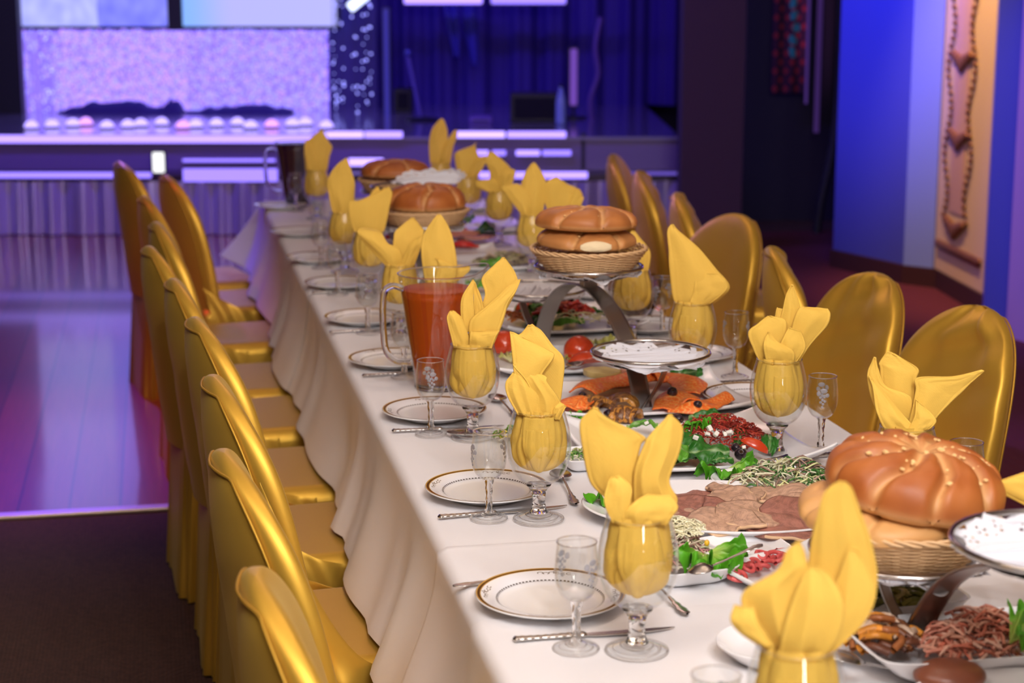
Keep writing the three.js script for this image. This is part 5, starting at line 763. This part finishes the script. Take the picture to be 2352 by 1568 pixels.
// ---------------------------------------------------------------- meat platter
ovalPlate('large white oval platter of sliced cold meats', [0.875, -2.672], 0.226, 0.148, -0.34);
[[1588, 1150, 0.066, 1, 0.012, 'large dark pink roast slice at the back left of the meat platter'], [1612, 1182, 0.07, 1, 0.018, 'dark roast slice with a curled right end, middle of the meat platter'], [1560, 1186, 0.03, 0, 0.016, 'small pale slice at the left of the meat platter, above the slaw'], [1700, 1132, 0.052, 0, 0.012, 'pale round slice at the back of the meat platter'], [1690, 1155, 0.05, 0, 0.016, 'pale slice overlapped by its neighbours in the middle of the meat platter'], [1722, 1192, 0.062, 0, 0.02, 'pale slice with a fatty edge at the front of the meat platter'], [1800, 1150, 0.055, 0, 0.016, 'pale slice with a brown rim right of the middle, near the loaf'], [1830, 1188, 0.058, 1, 0.018, 'dark shredded slice at the right of the meat platter, under the loaf'], [1640, 1214, 0.052, 0, 0.012, 'thin pale slice showing its brown edge at the platter front'], [1790, 1222, 0.058, 1, 0.012, 'dark slice at the right front of the meat platter']].forEach(([x, y, R, dark, h, label], i) => {
  const p = P2(x, y, h), t = thing('meat_slice', label, 'sliced meat', [p[0], TOP + h, p[1]], i * 0.9 + 0.3, 'cold meat slices on the oval platter'), m = dark ? M.roast : M.pork;
  mesh('slice_face', slice(R * 1.04, 0.0068, i + 3, 0.09, 0.008), m, t); mesh('fat_edge', rimOf(R * 1.04, 0.0042, i + 3, 0.09, 0.008), M.fat, t); t.rotation.set(0.05 + 0.04 * (i % 3), i * 0.9 + 0.3, 0.03 * (i % 2)); t.rotation.order = 'XYZ'; t.position.y = TOP + h + 0.0014 * i;
});
leafThing('green curly lettuce leaf at the left end of the meat platter, behind the forked napkin', curlyLeaf(0.045, 31, 0.16), P2(1385, 1145), 0.016, 0.6);
// ---------------------------------------------------------------- shredded salad plate in front of the stand
squarePlate('square white plate with raised corners holding the red and green salad', [0.95, -3.08], 0.43, 0.345, 0.03, { rise: 0.014, corner: 0.034 });
stuff('shredded_beetroot', 'heap of shredded red vegetable on top of the green salad', 'shredded vegetables', shreds(950, 41, 0.115, 0.075, 0.05, 0.014, 0.0012, [[0.42, 0.035, 0.02], [0.5, 0.06, 0.03], [0.3, 0.02, 0.015]]), P2(1640, 1002, 0.035), 0.024, 0.4);
[[1590, 1036, 0.07, 0.05, 1, 1.7], [1545, 1044, 0.055, 0.03, 0, 1.6], [1628, 1048, 0.055, 0.036, 1, 1.3], [1700, 1000, 0.045, 0.018, 1, 2.6], [1620, 962, 0.05, 0.025, 1, 1.2], [1655, 968, 0.03, 0.02, 0, 0.2], [1765, 1015, 0.045, 0.02, 1, 2.9], [1660, 1056, 0.03, 0.016, 1, 1.5]].forEach(([x, y, L, W, tone, turn], i) => leafThing('glossy dark green salad leaf on the plate of red shredded salad', longLeaf(L * 1.3, W * 0.85, 50 + i, tone), P2(x, y, 0.03), 0.024 + (i % 3) * 0.004, turn, [0.25, 0.15], 'green leaves in the red salad'));
leafThing('light green lettuce scrap on top of the red shredded salad', curlyLeaf(0.024, 61, 0.3), P2(1598, 978, 0.06), 0.056, 0.4);
leafThing('pale green celery-like strip at the left of the red salad', longLeaf(0.06, 0.012, 62, 0), P2(1475, 983, 0.03), 0.03, 1.3);
[[1485, 972], [1622, 982], [1630, 990], [1625, 998], [1645, 1000], [1665, 1003], [1598, 1006], [1676, 997], [1708, 1033]].forEach(([x, y], i) => { const p = P2(x, y, 0.055); const m = solo('feta_cube', 'white crumbled cheese cube on the red shredded salad', 'cheese', rbox(0.011, 0.007, 0.008, 0.0015), M.feta, [p[0], TOP + 0.056 + 0.002 * (i % 3), p[1]], i, 'cheese cubes on the salad'); m.rotation.set(0.3 * i, i, 0.4); m.scale.setScalar(0.75 + 0.4 * ((i * 7) % 5) / 5); });
addOlive(P2(1701, 1047, 0.03), 0.034, 'large black olive at the front right of the red salad', 1.15); addOlive(P2(1690, 1034, 0.035), 0.04, 'black olive just behind the large one in the red salad', 0.85); addOlive(P2(1557, 962, 0.05), 0.05, 'black olive at the back of the red salad beside the napkin tip', 1.0);
wedgeThing('orange-red tomato wedge at the right side of the salad plate', P2(1732, 1034, 0.03), 0.036, -0.55, [0.9, 0], 0.75);
// ---------------------------------------------------------------- zucchini slaw and bright lettuce behind the meat
ovalPlate('white oval dish behind the meat platter holding zucchini slaw', [1.035, -2.80], 0.13, 0.085, -0.3);
stuff('zucchini_slaw', 'tangled pale and dark green zucchini slaw behind the meat platter', 'slaw', shreds(360, 43, 0.095, 0.055, 0.04, 0.036, 0.0016, [[0.7, 0.72, 0.36], [0.62, 0.62, 0.4], [0.06, 0.2, 0.04], [0.4, 0.26, 0.2], [0.75, 0.75, 0.55]]), P2(1812, 1097, 0.03), 0.02, -0.3);
leafThing('bright green curly lettuce leaf between the red salad and the meat platter', curlyLeaf(0.056, 71, 0.2, 0, 3.6, 0.22), P2(1664, 1080, 0.02), 0.018, 0.2, [0.12, 0]);
lay('fork', [1690, 1085], [1590, 1076], 'fork whose handle lies between the salad plate and the bright lettuce', 0.004);
// ---------------------------------------------------------------- smoked fish plate
squarePlate('square white plate of smoked salmon and mackerel behind the stand leg', [0.955, -3.5], 0.45, 0.33, 0.05, { rise: 0.012, corner: 0.02 });
ribbonThing('long smoked salmon slice at the back left of the fish plate', [[1338, 902], [1378, 882], [1444, 872], [1500, 868]], 0.085, 0.026, M.salmon, 1);
ribbonThing('smoked salmon slice curling at the back right of the fish plate', [[1500, 870], [1550, 866], [1582, 882], [1576, 905]], 0.08, 0.03, M.salmon, 2);
ribbonThing('short pale salmon slice at the left front of the fish plate', [[1298, 940], [1328, 928], [1362, 932]], 0.085, 0.022, M.salmon, 3);
ribbonThing('salmon slice with a folded end at the right of the stand leg', [[1526, 940], [1556, 912], [1588, 930]], 0.07, 0.026, M.salmon, 4);
ribbonThing('narrow salmon slice pointing to the right rim of the fish plate', [[1535, 938], [1590, 940], [1630, 928], [1668, 918]], 0.06, 0.024, M.salmon, 5);
[[1368, 916, 0.6, 'golden-brown mackerel chunk beside the left black olive'], [1432, 912, -0.3, 'golden-brown mackerel chunk in front of the stand leg'], [1438, 940, 0.9, 'golden mackerel chunk at the front of the fish plate']].forEach(([x, y, r, label], i) => { const p = P2(x, y, 0.03); const g = sheet(24, 24, (u, v) => { const a = u * Math.PI, w = 0.032 * (1 - 0.25 * v); return [w * Math.cos(a), 0.024 * Math.sin(a) * (1 - 0.3 * Math.abs(v - 0.5)) + 0.002 * noise3(u * 4, v * 4, i), (v - 0.5) * 0.052, v, u]; }, 0.008); solo('mackerel_piece', label, 'mackerel', g, M.mackerel, [p[0], TOP + 0.01, p[1]], r, 'smoked mackerel pieces'); });
addOlive(P2(1338, 906, 0.03), 0.026, 'black olive at the left of the smoked fish plate'); addOlive(P2(1398, 952, 0.02), 0.02, 'black olive at the front rim of the smoked fish plate', 1.1); addOlive(P2(1544, 908, 0.035), 0.042, 'black olive on the curled salmon right of the stand leg', 1.1); addOlive(P2(1602, 936, 0.03), 0.036, 'black olive on the narrow salmon slice at the right', 0.9);
leafThing('light green lettuce scrap at the left front corner of the fish plate', curlyLeaf(0.026, 81, 0.2), P2(1310, 950, 0.02), 0.012, 0.3);
[[1556, 858, 0.032, 'green leaf standing at the back of the smoked fish plate, left one'], [1590, 862, 0.028, 'green leaf standing at the back of the smoked fish plate, right one']].forEach(([x, y, L, label], i) => leafThing(label, longLeaf(L * 1.6, L * 0.5, 83 + i, 1), P2(x, y, 0.02), 0.024, 0.5 + i, [0.5, 0.3]));
[[1385, 862, 'yellow potato slice behind the smoked salmon'], [1470, 858, 'pink fish slice behind the smoked salmon']].forEach(([x, y, label], i) => { const p = P2(x, y, 0.02); solo(i ? 'fish_slice' : 'potato_slice', label, i ? 'fish' : 'potato', slice(0.042, 0.012, 90 + i, 0.08, 0.004), std(i ? [0.72, 0.36, 0.28] : [0.6, 0.46, 0.18], 0.45), [p[0], TOP + 0.026, p[1]]); });
// ---------------------------------------------------------------- tomato plate and second green salad under the arch
squarePlate('square white plate of tomatoes and pale lettuce under the stand arch', [0.9, -3.9], 0.36, 0.3, -0.02, { rise: 0.014, corner: 0.012 });
const halfTomato = (label, x, y, R, tilt, h = 0.036) => { const p = P2(x, y, h), t = thing('tomato_half', label, 'tomato', [p[0], TOP + h, p[1]], -0.2, 'tomato pieces'); mesh('skin', new THREE.SphereGeometry(R, 28, 16, 0, Math.PI * 2, 0, Math.PI / 2), M.tomato, t); mesh('cut_face', lathe([[0, -0.001], [R * 0.96, -0.001], [R * 0.99, 0.0005], [0, 0.0006]], 28), M.tomatoFlesh, t); t.rotation.set(tilt, -0.2, 0.3); };
halfTomato('shiny red tomato half left of the pleated napkin tip', 1158, 792, 0.034, 0.4); halfTomato('deep red tomato half beside the doily ring', 1330, 806, 0.036, 0.9); wedgeThing('red tomato slice lying under the deep red half', P2(1350, 836, 0.02), 0.022, 0.1, [0.4, 0], 1.3);
[[1365, 785, 0.045], [1300, 822, 0.032], [1172, 826, 0.035], [1410, 800, 0.03]].forEach(([x, y, R], i) => { const g = curlyLeaf(R, 101 + i, 0.14); paint(g, (a, b, c) => mix3([0.75, 0.72, 0.42], [0.5, 0.48, 0.1], clamp(Math.hypot(a, c) / R))); leafThing(['pale yellow lettuce leaf behind the deep red tomato half', 'pale lettuce leaf left of the deep red tomato half', 'pale lettuce leaf in front of the left tomato half', 'small pale lettuce leaf beside the stand leg'][i], g, P2(x, y, 0.02), 0.014, i * 1.1); });
squarePlate('square white plate of green salad beyond the stand arch', [1.0, -4.38], 0.36, 0.36, 0.02, { rise: 0.014, corner: 0.02 });
for (let i = 0; i < 15; i++) { const r = random(200 + i), a = r() * 6.28, q = Math.sqrt(r()) * 0.11; leafThing('dark green salad leaf in the heap beyond the stand arch', longLeaf(0.07 + 0.03 * r(), 0.022, 210 + i, i % 4 ? 1 : 0), [0.985 + q * Math.cos(a), -4.36 + q * Math.sin(a)], 0.022 + 0.03 * (1 - q / 0.11), r() * 6, [0.4 * (r() - 0.5), 0.4 * (r() - 0.5)], 'dark green leaves in the far salad'); }
stuff('red_pepper_strips', 'chopped red pepper on the green salad beyond the stand arch', 'chopped vegetables', shreds(90, 45, 0.07, 0.05, 0.03, 0.03, 0.004, [[0.5, 0.03, 0.015], [0.6, 0.12, 0.05], [0.35, 0.02, 0.02]]), P2(1300, 715, 0.05), 0.045);
stuff('carrot_strips', 'orange carrot strips at the left of the green salad beyond the arch', 'chopped vegetables', shreds(24, 46, 0.03, 0.03, 0.02, 0.03, 0.003, [[0.75, 0.22, 0.02]]), P2(1183, 732, 0.04), 0.04);
stuff('onion_rings', 'pale onion strips on the green salad beyond the stand arch', 'onion', shreds(14, 47, 0.06, 0.05, 0.02, 0.06, 0.0016, [[0.62, 0.6, 0.32]]), P2(1340, 742, 0.04), 0.05);
addOlive(P2(1310, 698, 0.06), 0.075, 'black olive on the red pepper beyond the stand arch', 1.1);
{ const p = P2(1210, 705, 0.05); wedgeThing('red tomato wedge beyond the left leg of the stand', p, 0.05, 0.5, [0.5, 0]); }
// ---------------------------------------------------------------- creamy slaw dish, small dishes
squareDish('small white square dish of layered slaw before the meat platter', [0.735, -2.405], 0.135, 0.135, 0.03, 0.15);
stuff('ham_slaw', 'pink and pale ham slaw heaped in the small square dish', 'slaw', shreds(300, 51, 0.05, 0.05, 0.045, 0.026, 0.0016, [[0.72, 0.6, 0.45], [0.6, 0.32, 0.3], [0.66, 0.68, 0.42], [0.55, 0.25, 0.25], [0.75, 0.7, 0.55]]), [0.73, -2.425], 0.02);
stuff('grated_cheese', 'pale grated cheese topping on the ham slaw', 'grated cheese', shreds(320, 52, 0.044, 0.04, 0.018, 0.016, 0.0011, [[0.85, 0.82, 0.6], [0.82, 0.77, 0.5]]), [0.728, -2.437], 0.063);
leafThing('bright green curly lettuce leaf hanging over the front of the slaw dish', curlyLeaf(0.056, 72, 0.22, 0, 3.4, 0.22), [0.765, -2.4], 0.036, 0.35, [0.3, -0.1]);
for (const [i, [x, y, c]] of [[1538, 1226, [0.78, 0.5, 0.02]], [1618, 1238, [0.78, 0.45, 0.03]]].entries()) { const p = P2(x, y, 0.06); solo('corn_kernel', `yellow corn kernel on the ${i ? 'right' : 'left'} flank of the ham slaw`, 'corn', new THREE.SphereGeometry(0.0042, 10, 8).scale(1, 1.2, 0.8), std(c, 0.3), [p[0], TOP + 0.058, p[1] + 0.012]); }
{ const p = P2(1562, 1222, 0.06); solo('carrot_cube', 'small orange carrot cube on the ham slaw', 'carrot', rbox(0.009, 0.005, 0.005, 0.001), std([0.7, 0.14, 0.01], 0.4), [p[0], TOP + 0.064, p[1] + 0.01], 0.5); }
squareDish('small empty white square dish between the slaw and the meat platter', [0.855, -2.49], 0.13, 0.1, 0.018, 0.12);
squarePlate('small square white plate of red salami ribbons, before the meat platter', [0.885, -2.345], 0.2, 0.17, 0.28, { rise: 0.02, corner: 0.014 });
for (let i = 0; i < 9; i++) { const x = 1690 + (i % 5) * 32, y = 1312 - (i % 5) * 12 - Math.floor(i / 5) * 16, p = P2(x, y, 0.024), g = tube(Array.from({ length: 20 }, (_, k) => { const a = k / 19 * 8.5, r = 0.004 + 0.0016 * a; return [r * Math.cos(a), 0.004 + 0.003 * Math.sin(a * 1.5 + i), r * Math.sin(a)]; }), 0.0034, 50, 6); solo('salami_curl', 'curled red salami ribbon on the small square plate', 'salami', g, std([0.66, 0.1, 0.1], 0.4), [p[0], TOP + 0.014 + 0.004 * (i % 2), p[1]], i, 'salami ribbons on the small plate'); }
{ const a = onTable(1612, 1292, 0.05), b = onTable(1752, 1326, 0.03); const s = dup(spoon0, 'silver spoon whose beaded handle leans from the slaw dish to the salami plate', [a.x, TOP + 0.05, a.z], between(a, b)); s.rotation.z = -0.16; s.scale.set(0.62, 0.9, 0.9); }
squareDish('small white square dish beyond the pleated napkin goblet', [0.735, -3.03], 0.1, 0.1, 0.026, 0.1);
stuff('cucumber_salad', 'chopped cucumber salad in the small dish beyond the pleated napkin', 'salad', shreds(80, 53, 0.036, 0.036, 0.02, 0.02, 0.0018, [[0.55, 0.6, 0.2], [0.7, 0.7, 0.5], [0.12, 0.3, 0.05]]), [0.733, -3.03], 0.014);
stuff('sprout_salad', 'green and yellow chopped salad left of the pleated napkin', 'salad', shreds(60, 54, 0.03, 0.03, 0.02, 0.02, 0.0016, [[0.15, 0.32, 0.04], [0.7, 0.55, 0.1], [0.65, 0.62, 0.5]]), P2(1170, 990, 0.02), 0.008);
// ---------------------------------------------------------------- dishes at the lower right corner
squareDish('long white dish of ham salad at the bottom right corner', [0.985, -1.99], 0.3, 0.17, 0.042, 0.02, 0.0045);
stuff('ham_salad', 'pink shredded ham salad in the long white dish at the bottom right', 'ham salad', shreds(420, 55, 0.075, 0.05, 0.045, 0.032, 0.0022, [[0.62, 0.24, 0.17], [0.7, 0.36, 0.26], [0.55, 0.16, 0.1], [0.72, 0.45, 0.35]]), [1.0, -1.99], 0.03);
leafThing('green lettuce leaf at the right end of the ham salad', curlyLeaf(0.055, 73, 0.18, 0, 3, 0.5), P2(2320, 1462, 0.06), 0.05, 1.2);
stuff('mushroom_salad', 'brown mushrooms and orange pepper pieces behind the nearest napkin', 'mushroom salad', shreds(70, 56, 0.05, 0.04, 0.03, 0.03, 0.0055, [[0.18, 0.06, 0.02], [0.3, 0.1, 0.03], [0.65, 0.25, 0.03], [0.5, 0.36, 0.26], [0.12, 0.04, 0.02]]), [0.875, -2.02], 0.035);
{ const a = onTable(1950, 1480, 0.06), b = onTable(2010, 1440, 0.08); const s = dup(spoon0, 'silver spoon standing in the mushroom salad', [a.x, TOP + 0.052, a.z], between(a, b)); s.rotation.z = 0.3; }
squareDish('white dish of pickles behind the near stand leg', [0.955, -2.165], 0.2, 0.11, 0.04, 0.05, 0.003);
stuff('pickled_vegetables', 'green and yellow pickles in the white dish under the big loaf', 'pickles', shreds(70, 57, 0.07, 0.035, 0.02, 0.03, 0.005, [[0.2, 0.2, 0.03], [0.3, 0.28, 0.05], [0.6, 0.5, 0.2]]), [0.955, -2.165], 0.03);
ovalPlate('white plate cut by the bottom edge of the photo, lower right', [0.965, -1.83], 0.14, 0.085, 0.05, 0.0045);
solo('sausage_slice', 'dark brown round sausage slice on the plate at the bottom edge', 'sausage', outward(new THREE.SphereGeometry(0.045, 28, 16).scale(1, 0.42, 0.8)), std([0.2, 0.06, 0.03], 0.35), [P2(2180, 1572, 0.02)[0], TOP + 0.032, P2(2180, 1572, 0.02)[1]]);
{ const p = onTable(1715, 1512, 0.012); ovalPlate('plain white plate showing left of the nearest napkin goblet', [p.x + 0.055, p.z - 0.01], 0.09, 0.075, 0, 0.0045); }
// ---------------------------------------------------------------- far end of the table: plates, red pepper, leaves, small bottle-shaped bits of colour
[[1140, 600, 0.3, 'white square plate of pale slaw left of the stacked bread basket'], [1060, 575, 0.26, 'white square plate with red pepper beyond the juice pitcher'], [1110, 520, 0.26, 'white square plate with green leaves near the bow-shaped napkin'], [1100, 470, 0.24, 'small white square plate lilac in the stage light, far along the table']].forEach(([x, y, w, label], i) => { const p = P2(x, y); squarePlate(label, p, w, w * 0.8, 0.05 * i, { rise: 0.012, corner: 0.012, lift: i > 1 ? 0.002 : 0 }); });
stuff('pale_slaw', 'pale shredded cabbage on the plate left of the stacked breads', 'slaw', shreds(160, 58, 0.1, 0.07, 0.03, 0.035, 0.0022, [[0.6, 0.6, 0.28], [0.55, 0.42, 0.3], [0.7, 0.66, 0.4], [0.25, 0.2, 0.12]]), P2(1165, 592, 0.03), 0.016);
[[1062, 560, 'red pepper wedge on the plate beyond the juice pitcher', [0.55, 0.02, 0.015]], [1036, 520, 'red pepper wedge under the far bread stand', [0.55, 0.02, 0.015]], [905, 543, 'red pepper wedge between the curled and the wide napkin', [0.6, 0.03, 0.02]]].forEach(([x, y, label, c]) => { const p = P2(x, y, 0.03); const g = sheet(12, 20, (u, v) => { const a = (u - 0.5) * 2.4, w = 0.03 * Math.sin(Math.PI * clamp(v, 0.04, 0.96)); return [(v - 0.5) * 0.11, 0.022 * Math.cos(a) * Math.sin(Math.PI * clamp(v, 0.1, 0.9)), w * Math.sin(a)]; }, 0.005); solo('red_pepper_wedge', label, 'pepper', g, std(c, 0.3, { clearcoat: 0.4 }), [p[0], TOP + 0.018, p[1]], -0.3); });
[[1130, 605, 'small green leaf on the pale slaw plate'], [1118, 525, 'green leaf at the foot of the bow-shaped napkin goblet'], [1072, 500, 'dark green leaf right of the far bread stand'], [975, 600, 'green leaf behind the leaf-shaped napkin'], [1105, 650, 'green leaf behind the layered napkin top']].forEach(([x, y, label], i) => leafThing(label, longLeaf(0.09, 0.026, 130 + i, i % 2), P2(x, y, 0.03), 0.02, 0.6 + i, [0.3, 0.2]));
[[1095, 545, 'pink ham slice beyond the juice pitcher', [0.6, 0.26, 0.2]], [1060, 535, 'orange fish slice near the far bread stand', [0.65, 0.25, 0.12]]].forEach(([x, y, label, c], i) => { const p = P2(x, y, 0.02); solo(i ? 'fish_slice' : 'ham_slice', label, i ? 'fish' : 'ham', slice(0.06, 0.006, 140 + i), std(c, 0.45), [p[0], TOP + 0.02, p[1]]); });
{ const t = thing('glass_bowl', 'dark glass bowl just behind the stacked breads', 'bowl', [1.2, TOP + 0.002, -4.43]); mesh('bowl', lathe([[0, 0], [0.04, 0], [0.05, 0.01], [0.075, 0.08], [0.08, 0.11], [0.077, 0.111], [0.07, 0.08], [0.045, 0.014], [0, 0.008]], 40), M.glass, t); mesh('sauce', lathe([[0, 0.0085], [0.044, 0.0145], [0.069, 0.078], [0.071, 0.085], [0, 0.086]], 30), std([0.14, 0.02, 0.03], 0.3), t); }

renderer.render(scene, camera);
